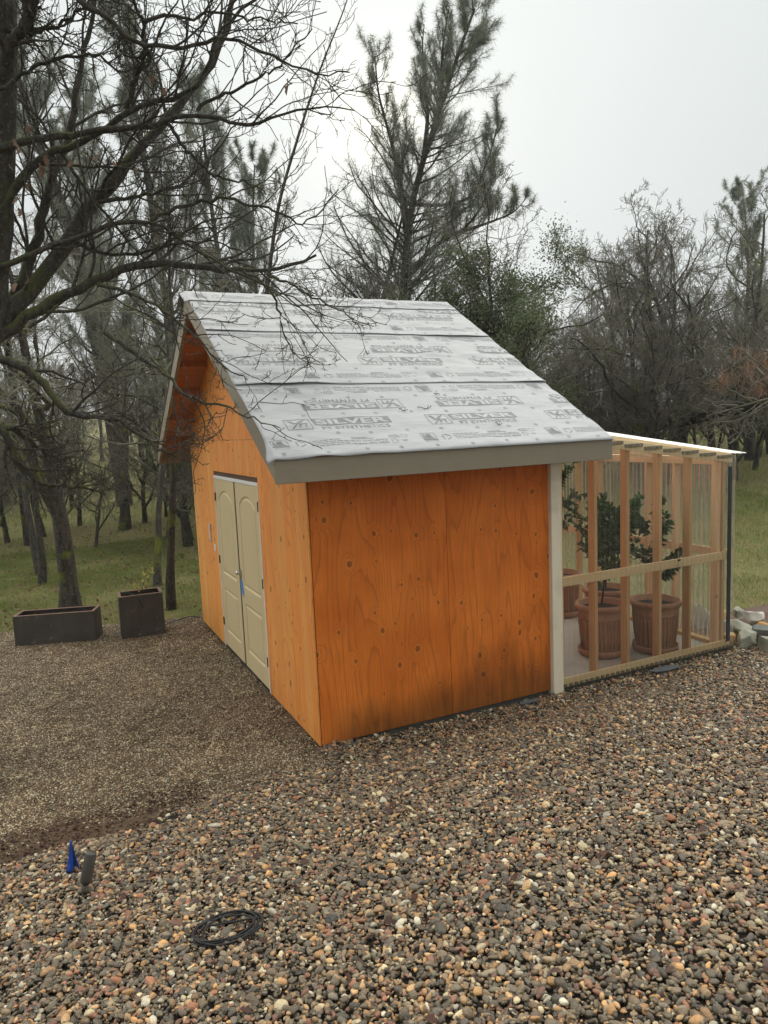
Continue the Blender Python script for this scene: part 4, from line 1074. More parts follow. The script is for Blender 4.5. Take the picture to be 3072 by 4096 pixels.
# flat slate pieces at the foot of the shed wall
for (a, b), lab, rr in (((.20, -.10), 'flat blue-grey slate piece near the front corner of the shed', .09), ((1.95, -.13), 'flat blue-grey slate piece half way along the shed foot', .10), ((3.62, -.16), 'long flat slate piece in front of the greenhouse sill', .17)):
    m = MB(); g2 = np.random.default_rng(int(a*100)); pl = [(a+rr*math.cos(t)*g2.uniform(.7, 1.1)*1.3, b+.35*rr*math.sin(t)*g2.uniform(.7, 1.1), -.025+.02) for t in np.linspace(0, 6.28, 8)[:-1]]
    m.prism(pl, (0, 0, .016)); o = m.build('slate_piece', painted('slate', (.085, .095, .105), (.05, .055, .06), .5, 12., .5, (20, 20, 20), .3), None, .003)
    tag(o, lab, 'stone', 'slate pieces at the wall foot')

# fallen leaves on the pebbles and roof
n = 330; x = g.uniform(-2.6, 5.5, n); y = g.uniform(-4.2, -.15, n); ok = in_view(x, y) & (y < toe(x)-.05); x, y = x[ok], y[ok]; n = len(x)
C_ = np.stack([x, y, bed_z(x, y)+.036], 1); L_ = g.uniform(.03, .065, (n, 1)); a = g.uniform(0, 6.28, n); D = np.stack([np.cos(a), np.sin(a), g.normal(0, .25, n)], 1); S = unit(np.cross(D, np.array([0, 0, 1.])+g.normal(0, .35, (n, 3))))
prof = [(0, .0), (.2, .22), (.32, .14), (.5, .30), (.62, .18), (.8, .2), (1, 0), (.8, -.2), (.62, -.17), (.5, -.3), (.32, -.14), (.2, -.22)]
V = np.stack([C_+D*L_*p+S*L_*q+np.array([0, 0, 1.])*L_*(.18*abs(q)/.3-.1*p*p) for p, q in prof], 1).reshape(-1, 3); k = len(prof)
F = np.arange(n*k).reshape(n, k)
tag(obj('leaf_litter', fast_mesh('leaf_litter', V, [F], [M['litter']])), 'wet reddish oak leaves scattered over the pebbles', 'leaves', kind='stuff')
n = 46; x = g.uniform(-3., -.3, n); y = g.uniform(-.2, 4.6, n); m = MB()
for i in range(n):
    a = g.uniform(0, 6.28); l = g.uniform(.05, .22); p0 = np.array([x[i], y[i], .010]); dd = np.array([math.cos(a), math.sin(a), 0])
    m.tube(np.array([p0, p0+dd*l*.5+[.01, .01, .006], p0+dd*l]), [.003, .0025, .0015], 4)
tag(m.build('twig_litter', M['twigfg']), 'thin dead twigs strewn on the pea gravel', 'twigs', kind='stuff')

# ------------------------------------------------------------------ grass
def blades(n, xf, yf, keep, hmin, hmax, w, mat, name, label, zf=ground_z, seed=1, lean=.55):
    g = np.random.default_rng(seed); x = g.uniform(*xf, n); y = g.uniform(*yf, n); ok = keep(g, x, y); x, y = x[ok], y[ok]; n = len(x)
    d = np.hypot(x-CAM[0], y-CAM[1]); clump = .5+.5*np.sin(x*2.3+1.3*np.sin(y*1.9))*np.sin(y*2.9+np.sin(x*3.1))
    B = np.stack([x, y, zf(x, y)-.01], 1); h = g.uniform(hmin, hmax, n)*(.55+.8*clump)*np.clip(d/16, .8, 1.7)
    a = g.uniform(0, 6.28, n); L_ = np.stack([np.cos(a), np.sin(a), 0*a], 1)*(g.uniform(.2, 1.3, n)*lean)[:, None]; L_[:, 2] = 1; L_ = unit(L_)
    b = g.uniform(0, 6.28, n); S = np.stack([np.cos(b), np.sin(b), 0*b], 1)*(w*np.clip(d/10, .8, 4.)*g.uniform(.6, 1.2, n))[:, None]
    T = B+L_*h[:, None]; T[:, 2] -= h*.1
    V = np.stack([B-S*.5, B+S*.5, T], 1).reshape(-1, 3)
    return tag(obj(name, fast_mesh(name, V, [np.arange(len(V)).reshape(-1, 3)], [mat])), label, 'grass', kind='stuff')
def keep_field(g, x, y):
    d = (x-CAM[0])*FWD[0]+(y-CAM[1])*FWD[1]
    off = ((x < .1) & (y > pad_edge(x)+.02)) | (y > SW+.6) | (x > 5.2)
    off &= ~((x > 2.3) & (x < 5.0) & (y < 4.2)) & ~((x > 4.7) & (y < .9))
    return in_view(x, y, 1.12) & off & (d > 6) & (g.random(len(x)) < np.clip((13/np.maximum(d, 9))**1.6, .04, 1))
blades(560000, (-22, 34), (-2, 44), keep_field, .05, .13, .007, M['grass'], 'grass', 'short winter grass over the hillside', seed=2)
blades(240000, (-22, 34), (-2, 44), lambda g, x, y: keep_field(g, x, y) & (np.sin(x*.9+1.2*np.sin(y*.7))*np.sin(y*.8+.5) > .12), .05, .12, .007, M['grassg'], 'green_grass', 'patches of fresher green grass on the hillside', seed=3)
blades(150000, (-22, 34), (-2, 44), lambda g, x, y: keep_field(g, x, y) & (np.sin(x*1.1+2.+np.sin(y*.9))*np.sin(y*.6+1.5) > .0), .05, .16, .006, M['thatch'], 'dry_grass', 'straw coloured dead grass lying between the green', seed=4, lean=1.1)
blades(230000, (-9, 1), (4.4, 14), keep_field, .04, .11, .006, M['grass'], 'near_grass', 'thick short grass just beyond the gravel pad', seed=8)
blades(110000, (4.8, 14), (.9, 12), keep_field, .04, .11, .006, M['grass'], 'slope_grass', 'thick short grass on the slope right of the greenhouse', seed=9)
blades(9000, (-3.4, -.6), (-1.0, -.0), lambda g, x, y: (y > -.72+.05*np.sin(x*7)+.35*np.clip(x+1.3, 0, 1)*1.0) & (y < -.12+.07*np.sin(x*4)) & (x < -1.0+.3*g.random(len(x))) & (np.sin(x*6.)*np.sin(y*9+1)+g.normal(0, .4, len(x)) > .15), .02, .06, .003, M['thatch'], 'dry_tufts', 'dry grass tufts on the dirt strip by the pebbles', zf=lambda a, b: 0*a+.01, seed=5, lean=1.6)
n = 2600; x = g.uniform(-3.4, -1.0, n); y = g.uniform(-.8, -.05, n); ok = (y > -.70+.3*np.clip(x+1.3, 0, 1)) & (y < -.14+.06*np.sin(x*4)); x, y = x[ok], y[ok]; n = len(x)
V, F = leaf_cloud(g, np.stack([x, y, .010+.012*g.random(n)], 1), np.stack([g.normal(0, 1, n), g.normal(0, 1, n), 0*x], 1), .035, .016, .25, 0)
tag(obj('bark_litter', fast_mesh('bark_litter', V, [F], [M['litter']])), 'brown leaf crumbs and bark on the dirt strip', 'leaves', kind='stuff')

n = 2600; x = g.uniform(-9, 2, n); y = g.uniform(4.8, 16, n); ok = (y > pad_edge(x)+.1) & in_view(x, y); x, y = x[ok], y[ok]; n = len(x)
V, F = leaf_cloud(g, np.stack([x, y, ground_z(x, y)+.05+.03*g.random(n)], 1), np.stack([g.normal(0, 1, n), g.normal(0, 1, n), 0*x], 1), .085, .05, .3, 0)
tag(obj('fallen_leaves', fast_mesh('fallen_leaves', V, [F], [M['deadleaf']])), 'brown oak leaves fallen in the grass under the trees', 'leaves', kind='stuff')

# ------------------------------------------------------------------ trees
def stand(r, d, dz=-.05):
    p = CAM[:2]+d*FWD+r*RGT; return (float(p[0]), float(p[1]), float(ground_z(p[0], p[1]))+dz)
def cull_shed(P):
    """True for branches that keep clear of the shed"""
    x, y, z = P[..., 0], P[..., 1], P[..., 2]; ym = np.minimum(y, SW-y)
    ins = (x > -.45) & (x < 2.75) & (ym > -.5) & (z < 2.325+(ym+.4418)*.5878+.03)
    return ~ins.any(1)
# the oak at the left edge, its limbs reaching over the roof
LIMBS = [
    ([[-2.79,0.97,0.46],[-2.62,1.22,1.33],[-2.39,1.34,2.28],[-2.15,1.33,3.14],[-2.0,1.26,3.71],[-1.9,1.11,4.32],[-1.82,0.92,4.88],[-1.76,0.74,5.3],[-1.74,0.54,5.68],[-1.7,0.3,6.07]], 0.15, 0.085),
    ([[-2.17,1.32,3.22],[-1.92,1.36,3.5],[-1.67,1.37,3.8],[-1.44,1.35,4.14],[-1.21,1.32,4.42],[-1.02,1.29,4.68],[-0.83,1.26,4.88],[-0.64,1.23,5.06],[-0.52,1.22,5.2],[-0.42,1.21,5.35],[-0.24,1.17,5.5],[-0.15,1.13,5.68],[-0.08,1.1,5.83],[-0.03,1.05,6.03],[0.03,0.96,6.29]], 0.078, 0.018),
    ([[-2.18,1.32,3.25],[-1.83,1.29,3.46],[-1.55,1.25,3.66],[-1.27,1.2,3.77],[-1.03,1.14,3.87],[-0.82,1.09,3.93],[-0.64,1.06,3.9],[-0.43,1.01,3.88],[-0.17,0.94,3.88],[0.07,0.87,3.84],[0.26,0.78,3.89],[0.45,0.68,3.97]], 0.055, 0.01),
    ([[-2.1,1.41,3.33],[-1.8,1.42,3.78],[-1.65,1.4,4.14],[-1.57,1.37,4.49],[-1.49,1.38,4.67],[-1.37,1.37,4.88],[-1.3,1.33,5.16],[-1.24,1.28,5.43],[-1.14,1.2,5.72],[-1.09,1.13,5.99]], 0.052, 0.014),
    ([[-1.93,1.04,4.19],[-1.85,1.03,4.31],[-1.69,0.98,4.5],[-1.53,0.93,4.68],[-1.29,0.92,4.71],[-1.17,0.89,4.81],[-0.97,0.81,4.98],[-0.84,0.79,5.03],[-0.68,0.77,5.04],[-0.46,0.69,5.16],[-0.39,0.67,5.19],[-0.36,0.59,5.37],[-0.27,0.49,5.54],[-0.13,0.4,5.67],[0.03,0.32,5.76]], 0.034, 0.008),
    ([[-1.87,0.91,4.62],[-1.74,0.88,4.67],[-1.48,0.83,4.73],[-1.17,0.77,4.78],[-0.9,0.7,4.83],[-0.71,0.64,4.85],[-0.52,0.55,4.92],[-0.33,0.51,4.89],[-0.13,0.46,4.83],[0.01,0.39,4.85],[0.11,0.3,4.92],[0.3,0.21,4.93],[0.45,0.13,4.93],[0.59,0.07,4.9]], 0.03, 0.004),
    ([[-0.97,0.82,4.99],[-0.91,0.69,5.15],[-0.85,0.58,5.28],[-0.85,0.46,5.44],[-0.93,0.37,5.53],[-0.97,0.29,5.61]], 0.022, 0.01),
    ([[-1.4,0.12,5.38],[-1.33,0.14,5.33],[-1.19,0.16,5.27],[-1.05,0.18,5.21],[-0.96,0.19,5.16],[-0.82,0.17,5.13],[-0.6,0.12,5.16],[-0.38,0.02,5.24],[-0.2,0.0,5.17],[-0.02,-0.03,5.12],[0.12,-0.06,5.07],[0.26,-0.09,5.03],[0.38,-0.14,5.04],[0.45,-0.18,5.04]], 0.02, 0.004),
    ([[-1.79,0.54,5.02],[-1.74,0.44,5.12],[-1.63,0.33,5.21],[-1.57,0.22,5.32],[-1.54,0.13,5.38]], 0.04, 0.03),
    ([[-1.97,1.13,3.83],[-1.52,1.04,4.01],[-1.13,0.91,4.16],[-0.85,0.82,4.19],[-0.71,0.77,4.08],[-0.56,0.72,3.96],[-0.33,0.65,3.81],[-0.09,0.55,3.71],[0.06,0.47,3.61],[0.23,0.38,3.5],[0.37,0.29,3.4]], 0.024, 0.004),
    ([[-0.86,0.77,4.17],[-0.67,0.73,4.25],[-0.47,0.67,4.33],[-0.27,0.63,4.34],[-0.12,0.62,4.3],[0.1,0.57,4.27],[0.28,0.56,4.14],[0.43,0.48,4.28],[0.56,0.39,4.42]], 0.016, 0.004),
    ([[-0.71,0.62,4.84],[-0.62,0.64,4.71],[-0.49,0.63,4.59],[-0.37,0.61,4.49],[-0.17,0.55,4.46],[-0.01,0.51,4.36]], 0.015, 0.005),
    ([[-2.06,1.23,3.2],[-1.9,1.22,3.12],[-1.71,1.21,3.0],[-1.68,1.19,2.87],[-1.63,1.17,2.77],[-1.55,1.15,2.72],[-1.43,1.12,2.68],[-1.33,1.09,2.7],[-1.22,1.06,2.67],[-1.13,1.03,2.59],[-1.04,1.0,2.52],[-0.94,0.96,2.42],[-0.8,0.91,2.34],[-0.69,0.87,2.29]], 0.038, 0.004),
    ([[-2.17,1.26,2.69],[-2.01,1.29,2.57],[-2.01,1.32,2.47],[-1.97,1.35,2.35],[-1.91,1.37,2.26],[-1.77,1.39,2.14],[-1.61,1.41,2.12],[-1.46,1.43,2.09],[-1.32,1.44,2.03]], 0.034, 0.006),
    ([[-2.17,1.26,2.7],[-1.98,1.33,2.62],[-1.87,1.39,2.54],[-1.76,1.45,2.42],[-1.62,1.51,2.35],[-1.52,1.57,2.37]], 0.032, 0.006),
    ([[-1.27,1.03,3.72],[-1.12,0.9,3.66],[-0.92,0.76,3.56],[-0.78,0.63,3.43],[-0.65,0.49,3.26],[-0.55,0.36,3.09],[-0.43,0.21,2.95],[-0.38,0.07,2.89]], 0.016, 0.004),
    ([[-1.25,0.99,3.34],[-1.1,0.87,3.21],[-0.96,0.75,3.07],[-0.85,0.62,2.95],[-0.74,0.49,2.8],[-0.66,0.35,2.73],[-0.54,0.2,2.73],[-0.47,0.06,2.67],[-0.4,-0.08,2.6],[-0.31,-0.23,2.55],[-0.29,-0.36,2.53]], 0.018, 0.003),
    ([[-0.12,0.9,3.85],[-0.05,0.82,3.79],[0.04,0.74,3.68],[0.08,0.67,3.58],[0.07,0.62,3.44],[0.09,0.56,3.29],[0.14,0.49,3.1],[0.23,0.38,3.09]], 0.013, 0.003),
    ([[0.05,0.8,3.82],[0.18,0.73,3.73],[0.41,0.62,3.61],[0.56,0.52,3.5],[0.65,0.44,3.43],[0.69,0.38,3.33]], 0.012, 0.003),
    ([[-1.21,1.27,4.41],[-0.97,1.26,4.46],[-0.71,1.24,4.53],[-0.47,1.19,4.63],[-0.28,1.12,4.81],[-0.15,1.06,4.99],[-0.04,1.01,5.13]], 0.018, 0.005),
    ([[-1.44,1.26,4.12],[-1.25,1.27,4.01],[-1.0,1.25,4.01],[-0.72,1.19,4.08],[-0.48,1.13,4.14],[-0.25,1.08,4.11],[0.01,1.04,4.02]], 0.018, 0.005),
    ([[-1.85,0.7,4.9],[-1.67,0.64,5.04],[-1.47,0.58,5.15],[-1.25,0.54,5.2],[-1.12,0.53,5.2],[-1.05,0.56,5.1],[-0.86,0.5,5.17]], 0.016, 0.005),
    ([[-1.79,0.44,5.22],[-1.62,0.44,5.21],[-1.4,0.4,5.29],[-1.25,0.33,5.4],[-1.13,0.26,5.49]], 0.016, 0.006),
    ([[-0.5,0.54,4.93],[-0.36,0.45,5.01],[-0.21,0.36,5.07],[-0.06,0.27,5.12],[0.09,0.17,5.2],[0.17,0.05,5.31],[0.24,-0.02,5.37]], 0.014, 0.004),
    ([[-0.88,0.3,5.36],[-0.7,0.22,5.41],[-0.56,0.18,5.38],[-0.41,0.1,5.43],[-0.21,0.05,5.38],[-0.06,-0.02,5.38],[0.11,-0.08,5.35]], 0.013, 0.004),
]
PINE_MAIN = [[8.29, 14.29, 4.76], [8.27, 14.05, 6.35], [8.31, 13.74, 7.6], [8.29, 13.35, 8.9], [8.53, 12.8, 9.99], [8.67, 12.35, 10.8], [8.84, 11.86, 11.56], [8.88, 11.29, 12.40], [9.02, 10.95, 12.85]]
PINE_LEFT = [[8.22, 13.49, 7.8], [7.94, 13.2, 8.83], [7.59, 12.87, 9.9], [7.32, 12.67, 10.39], [6.92, 12.4, 11.14], [6.71, 12.03, 11.83]]
PINE_MID = [[8.49, 12.86, 9.88], [8.5, 12.55, 10.86], [8.28, 12.34, 11.79], [8.12, 12.07, 12.5], [8.13, 11.95, 12.8]]
PINE_MID2 = [[8.6, 12.63, 10.3], [8.63, 12.0, 11.24], [8.4, 11.56, 12.02], [8.26, 11.05, 12.5], [8.22, 10.85, 12.7]]
PINE_RIGHT = [[8.47, 13.79, 7.04], [9.05, 13.08, 7.75], [9.51, 12.56, 7.91], [9.79, 12.02, 8.41], [9.83, 11.61, 8.9], [9.82, 11.33, 9.1]]
PINE_RIGHT2 = [[9.42, 12.41, 7.87], [9.94, 11.81, 8.0], [10.33, 11.28, 8.13], [10.44, 10.9, 8.38]]
PINE_LOW = [[8.23, 13.42, 8.79], [9.09, 12.83, 8.64], [9.67, 12.28, 8.72], [9.85, 11.6, 9.73], [9.83, 11.11, 10.48]]
STEM_TWO = [[7.86, 15.06, 4.84], [7.91, 14.78, 6.19], [8.09, 14.41, 7.21], [8.27, 13.93, 8.43], [8.34, 13.6, 9.11]]
DEAD_LEAN = [[3.79, 13.95, 4.69], [4.11, 13.44, 7.02], [4.25, 13.03, 8.31], [4.62, 12.43, 9.61], [4.85, 11.98, 10.44], [5.09, 11.46, 11.29], [5.39, 10.98, 11.93], [5.48, 10.67, 12.38]]
LOG = [[13.37, 4.56, 3.0], [13.58, 6.03, 2.73], [13.85, 7.33, 2.57], [14.02, 8.69, 2.34], [14.31, 9.86, 2.21], [14.41, 11.19, 2.11]]
DEADN = [[12.79, 6.18, 3.8], [12.98, 5.94, 3.66], [13.12, 5.79, 3.31], [12.91, 6.07, 3.4], [13.07, 5.87, 2.99], [12.62, 6.43, 3.37], [12.56, 6.52, 3.21], [13.13, 5.74, 3.7]]
LEAVES = [[-1.78, 0.61, 4.57], [-1.76, 0.63, 4.53], [-1.8, 0.66, 4.43], [-1.61, 0.66, 4.44], [-1.59, 0.67, 4.4], [-1.57, 0.64, 4.47], [-1.65, 0.7, 4.31], [-1.71, 0.7, 4.32], [-1.79, 0.72, 4.25], [-1.78, 0.73, 4.2], [-1.76, 0.81, 3.92], [-1.86, 0.86, 3.69], [0.06, 0.1, 5.03], [0.07, 0.09, 5.05], [-0.81, 0.34, 5.02], [-0.88, 0.36, 5.0], [-0.97, 0.59, 4.47], [-1.12, 0.59, 4.53], [-1.22, 0.6, 4.51], [-1.41, 0.62, 4.51], [-1.63, 0.56, 4.71], [-1.81, 0.85, 3.73]]
g = np.random.default_rng(31)
base = (-4.05, 1.05, 0.0)
NP = 26
Pl = []; Rl = []
for pts, r0, r1 in LIMBS:
    q = resample([[*p] for p in pts], NP); Pl.append(q); Rl.append(np.linspace(r0, r1, NP)*(1+.07*g.normal(0, 1, NP)))
Pl = np.array(Pl); Rl = np.array(Rl)
Pl[1:, 1:-1] += g.normal(0, .009, Pl[1:, 1:-1].shape)
Pl[0, 0, 2] = -.1
fo = empty('oak_tree', tuple(Pl[0, 0]*[1, 1, 0]))
tag(fo, 'leafless oak at the left edge, its lichen-covered limbs reaching over the shed roof', 'tree')
off = np.array(fo.location)
obj('trunk', wood_mesh('trunk', [(Pl[:1]-off, Rl[:1], 12)], M['barkfg']), fo)
for i in range(1, len(Pl)): obj('limb', wood_mesh('limb', [(Pl[i:i+1]-off, Rl[i:i+1], 8)], M['barkfg']), fo)
lens = np.linalg.norm(np.diff(Pl[1:], axis=1), axis=2).sum(1)
tw = []
# side boughs, denser on longer limbs
src = [(Pl[1:], Rl[1:], lens, 11, .30, .98, .26, .55)]
B, D, L, r = spawn(g, Pl[1:], Rl[1:], np.minimum(lens, 3.2), 9, .14, .97, .40, 1.05, .44, .55, .004)
P2, R2 = march(g, B, D, L, np.minimum(r, .015), 12, .13, (.0, -.01, .025), .35)
k2 = cull_shed(P2); P2, R2, L = P2[k2], R2[k2], L[k2]; tw.append((P2, np.maximum(R2, .0030), 5))
Bt, Dt, Lt, rt = spawn(g, Pl[1:], Rl[1:], np.full(len(Pl)-1, .75), 6, .35, 1.0, .4, 1.1, .6, .5, .003)
B, D, L3, r = spawn(g, P2, R2, L, 6, .10, 1.0, .45, 1.05, .50, .62, .0030)
B = np.concatenate([B, Bt]); D = np.concatenate([D, Dt]); L3 = np.concatenate([L3, Lt]); r = np.concatenate([r, np.minimum(rt, .006)])
P3, R3 = march(g, B, D, L3, r, 9, .15, (.0, -.01, .035), .5)
over_roof = lambda P: (P[:, -1, 0] > -.45) & (P[:, -1, 1] < SW) & (g.random(len(P)) < .5)
k3 = cull_shed(P3) & ~over_roof(P3); P3, R3, L3 = P3[k3], R3[k3], L3[k3]; tw.append((P3, np.maximum(R3, .0024), 4))
B, D, L4, r = spawn(g, P3, R3, L3, 4, .12, 1.0, .5, 1.1, .42, .75, .0022)
P4, R4 = march(g, B, D, np.maximum(L4, .05), r, 5, .17, (.0, 0, .04), .7)
k4 = cull_shed(P4) & ~over_roof(P4); P4, R4, L4 = P4[k4], R4[k4], L4[k4]; tw.append((P4, np.maximum(R4, .0021), 3))
B, D, L5, r = spawn(g, P4, R4, np.maximum(L4, .1), 1, .3, 1.0, .6, 1.2, .38, .9, .0021)
P5, R5 = march(g, B, D, np.clip(L5, .02, .08), r, 2, .25, (.0, 0, .05), 1.0); k5 = cull_shed(P5)
tw.append((P5[k5], np.maximum(R5[k5], .0021), 3))
obj('crown', wood_mesh('crown', [(a-off, b, c) for a, b, c in tw], M['twigfg']), fo)
Lc = np.array(LEAVES); Lc = Lc+g.normal(0, .03, Lc.shape); n = len(Lc)
D = unit(np.stack([g.normal(0, .4, n), g.normal(0, .4, n), -np.ones(n)], 1)); S = unit(np.cross(D, g.normal(0, 1, (n, 3)))); Ln = g.uniform(.05, .09, (n, 1))
V = np.stack([Lc+D*Ln*p+S*Ln*q+np.cross(D, S)*Ln*(.5*abs(q)+.15*math.sin(p*4)) for p, q in prof], 1).reshape(-1, 3)-off
obj('dead_leaves', fast_mesh('dead_leaves', V, [np.arange(n*k).reshape(n, k)], [M['deadleaf']]), fo)

# kinds of bare oak, each built once
def oak_kind(seed, **kw):
    tb, tm = kw.pop('tb', 'bark'), kw.pop('tm', 'twig')
    b, s = bare_tree(seed, **kw); return wood_mesh('trunk', b, M[tb]), wood_mesh('crown', s, M[tm])
K_slim = [oak_kind(201, H=6.5, r=.065, limbs=10, t0=.30, kk=(6, 6, 5), rmin=.0035, limb_len=.32),
          oak_kind(202, H=6.0, r=.060, lean=(.12, .05, 0), limbs=9, t0=.28, kk=(6, 6, 5), rmin=.0035, limb_len=.34)]
K_oak = [oak_kind(211, H=6.5, r=.12, tw=.05, limbs=9, t0=.36, kk=(7, 7, 6), rmin=.005, limb_len=.50, wig=.24),
         oak_kind(212, H=6.0, r=.13, limbs=10, t0=.28, kk=(7, 7, 6), rmin=.005, limb_len=.55, wig=.26, lean=(.2, 0, 0)),
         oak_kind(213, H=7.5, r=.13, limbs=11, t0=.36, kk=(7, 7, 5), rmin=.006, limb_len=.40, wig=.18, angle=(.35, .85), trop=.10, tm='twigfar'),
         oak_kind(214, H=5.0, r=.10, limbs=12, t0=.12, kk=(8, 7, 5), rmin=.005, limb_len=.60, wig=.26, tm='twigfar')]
# mossy oak behind the planters
b, s = bare_tree(77, H=5.2, r=.150, limbs=9, t0=.44, kk=(8, 7, 6), rmin=.004, limb_len=.62, wig=.26, lean=(.02, 0, 0), tw=.025)
mo = place_tree('oak_tree', wood_mesh('trunk', b, M['bark']), wood_mesh('crown', s, M['twig']), (-1.59, 6.55, -.1), .6, 1., 'thick mossy oak trunk forking low behind the long steel planter')
fk = np.array([[0, 0, 1.35], [-.10, .02, 1.65], [-.25, .0, 2.0], [-.33, .02, 2.4], [-.36, .05, 2.9], [-.5, .0, 3.3]]); q = resample(fk, 14)
q = q@np.array(Matrix.Rotation(-.6, 3, 'Z')).T
obj('limb', wood_mesh('limb', [(q[None], np.linspace(.085, .05, 14)[None], 9)], M['bark']), mo)
def slim(i, r, d, rz, sc, lab, tilt=(0, 0)): place_tree('oak_tree', K_slim[i][0], K_slim[i][1], stand(r, d), rz, sc, lab, 'slender oaks on the left slope', tilt=tilt)
slim(0, -6.35, 12.7, .4, .95, 'slender oak trunk second from the left edge of the picture', (0, -.06))
slim(1, -7.15, 14.3, 2.1, 1.2, 'oak trunk at the far left edge beyond the long planter')
slim(0, -5.95, 13.0, 3.0, .90, 'thin mossy-footed oak just left of the thick forked oak')
slim(1, -4.05, 12.1, 1.2, 1.05, 'slim oak behind the square planter, the left one of two', (0, .05))
slim(0, -3.30, 10.4, 5.0, .95, 'slim oak standing close against the square planter on its right')
def oak(i, r, d, rz, sc, lab, grp=None, tilt=(0, 0)): place_tree('oak_tree', K_oak[i][0], K_oak[i][1], stand(r, d), rz, sc, lab, grp, tilt=tilt)
LG = 'bare oaks in the wood left of the shed'
oak(0, -9.2, 18., .3, 1.0, 'bare oak deep at the left behind the edge trunk', LG)
oak(1, -7.3, 19.5, 1.4, 1.05, 'bare oak with tangled crown behind the forked oak', LG)
oak(3, -5.0, 17.5, 2.2, 1.1, 'low bushy bare oak between the forked oak and the shed', LG)
oak(2, -4.0, 23., .9, 1.1, 'tall straight bare oak seen past the shed rake', LG)
oak(1, -3.0, 18., 3.3, .95, 'bare oak right behind the left end of the shed', LG)
CG = 'bare oaks behind the shed ridge'
oak(2, -1.6, 20.5, .5, .82, 'bare oak rising behind the left half of the ridge', CG)
oak(3, -.3, 19.0, 1.9, 1.15, 'bushy bare oak behind the middle of the ridge left of the pine', CG)
oak(0, 1.6, 20.5, 2.9, 1.05, 'bare oak tangled into the foot of the tall pine', CG)
oak(3, 2.6, 18.5, 4.0, 1.25, 'bushy bare oak behind the right end of the ridge', CG)
RG = 'bare oaks on the right slope'
oak(2, 9.6, 31., .2, 1.12, 'tall pale bare oak with a fan crown above the green oak', RG)
oak(2, 12.2, 29.5, 2.4, 1.08, 'tall bare oak with upright crown right of the fan-crowned one', RG)
oak(2, 11.6, 36., 4.1, 1.1, 'faint bare oak between the two tall ones, farther back', RG)
oak(0, 8.2, 22., 1.0, 1.15, 'dark bare oak leaning over the greenhouse roof side', RG, (.08, .05))
oak(1, 9.9, 23.5, 3.6, 1.2, 'spreading bare oak in the middle of the right wood', RG)
oak(0, 11.8, 23., 5.2, 1.2, 'forked dark oak above the greenhouse corner', RG)
oak(3, 7.0, 19.5, .8, 1.15, 'low twiggy oak just right of the roof slope', RG)
oak(3, 9.3, 20., 2.6, 1.05, 'low twiggy oak above the greenhouse roof', RG)
oak(1, 13.6, 25., .6, 1.25, 'bare oak at the right edge of the picture', RG)
oak(3, 12.0, 20.5, 4.4, 1.1, 'low twiggy oak at the right edge behind the fallen log', RG)

# evergreen live oak
b, s = bare_tree(91, H=4.2, r=.11, limbs=13, t0=.14, kk=(8, 7), levels=3, rmin=.006, limb_len=.60, wig=.22)
g = np.random.default_rng(92); P = s[-1][0]; C_ = np.concatenate([P[:, i] for i in (2, 3, 4, 5, 6) for _ in range(11)])+g.normal(0, .12, (len(P)*55, 3))
V, F = leaf_cloud(g, C_, g.normal(0, 1, C_.shape), .052, .034, .3, 0)
lo = place_tree('live_oak', wood_mesh('trunk', b+s, M['bark']), fast_mesh('crown', V, [F], [M['oakleaf']]), stand(3.95, 17.5), .7, 1.32, 'evergreen live oak with small green leaves right of the roof slope')

# gray pine behind the ridge, with several leaders
def merge_pine(stems):
    wood = []; VV = []; FF = []; o = 0
    for kw in stems:
        w, me = pine_tree(**kw); wood += w; v = np.zeros(len(me.vertices)*3, np.float32); me.vertices.foreach_get('co', v); v = v.reshape(-1, 3)
        VV.append(v); FF.append(np.arange(len(v)).reshape(-1, 3)+o); o += len(v); bpy.data.meshes.remove(me)
    return wood, np.concatenate(VV), np.concatenate(FF)
pb0 = np.array([8.29, 14.6, float(ground_z(8.29, 14.6))-.1])
T = lambda st: [list(np.array(p)-pb0) for p in st]
wood, V, F = merge_pine([
    dict(seed=301, H=9., r=.21, stem=[[0, 0, 0]]+T(PINE_MAIN), nb=150, t0=.16, blen=.36, shoots=10, tuft=(9, 8), tk=6, fall=1.2, up=.06),
    dict(seed=302, H=5., r=.09, stem=T(PINE_LEFT), nb=36, tuft=(9, 7), t0=.15, blen=.26, shoots=6),
    dict(seed=303, H=4., r=.07, stem=T(PINE_MID), nb=22, tuft=(9, 7), t0=.2, blen=.17, shoots=4, up=.3),
    dict(seed=304, H=4., r=.07, stem=T(PINE_MID2), nb=22, tuft=(9, 7), t0=.2, blen=.17, shoots=4, up=.3),
    dict(seed=305, H=3.5, r=.08, stem=T(PINE_RIGHT), nb=39, tuft=(9, 7), t0=.2, blen=.30, shoots=6, up=.25),
    dict(seed=306, H=3., r=.05, stem=T(PINE_RIGHT2), nb=21, tuft=(9, 7), t0=.2, blen=.25, shoots=5, up=.25),
    dict(seed=307, H=4., r=.06, stem=T(PINE_LOW), nb=33, tuft=(9, 7), t0=.2, blen=.24, shoots=5, up=.25),
    dict(seed=308, H=5., r=.17, stem=[[-.5, .8, 0]]+T(STEM_TWO), nb=44, t0=.30, blen=.52, shoots=8, tuft=(9, 8), up=.04)])
pn = empty('pine_tree', tuple(pb0)); tag(pn, 'tall gray pine with several upswept leaders rising behind the shed ridge', 'tree')
obj('trunk', wood_mesh('trunk', wood, M['pinebark']), pn); obj('crown', fast_mesh('crown', V, [F], [M['needle']]), pn)
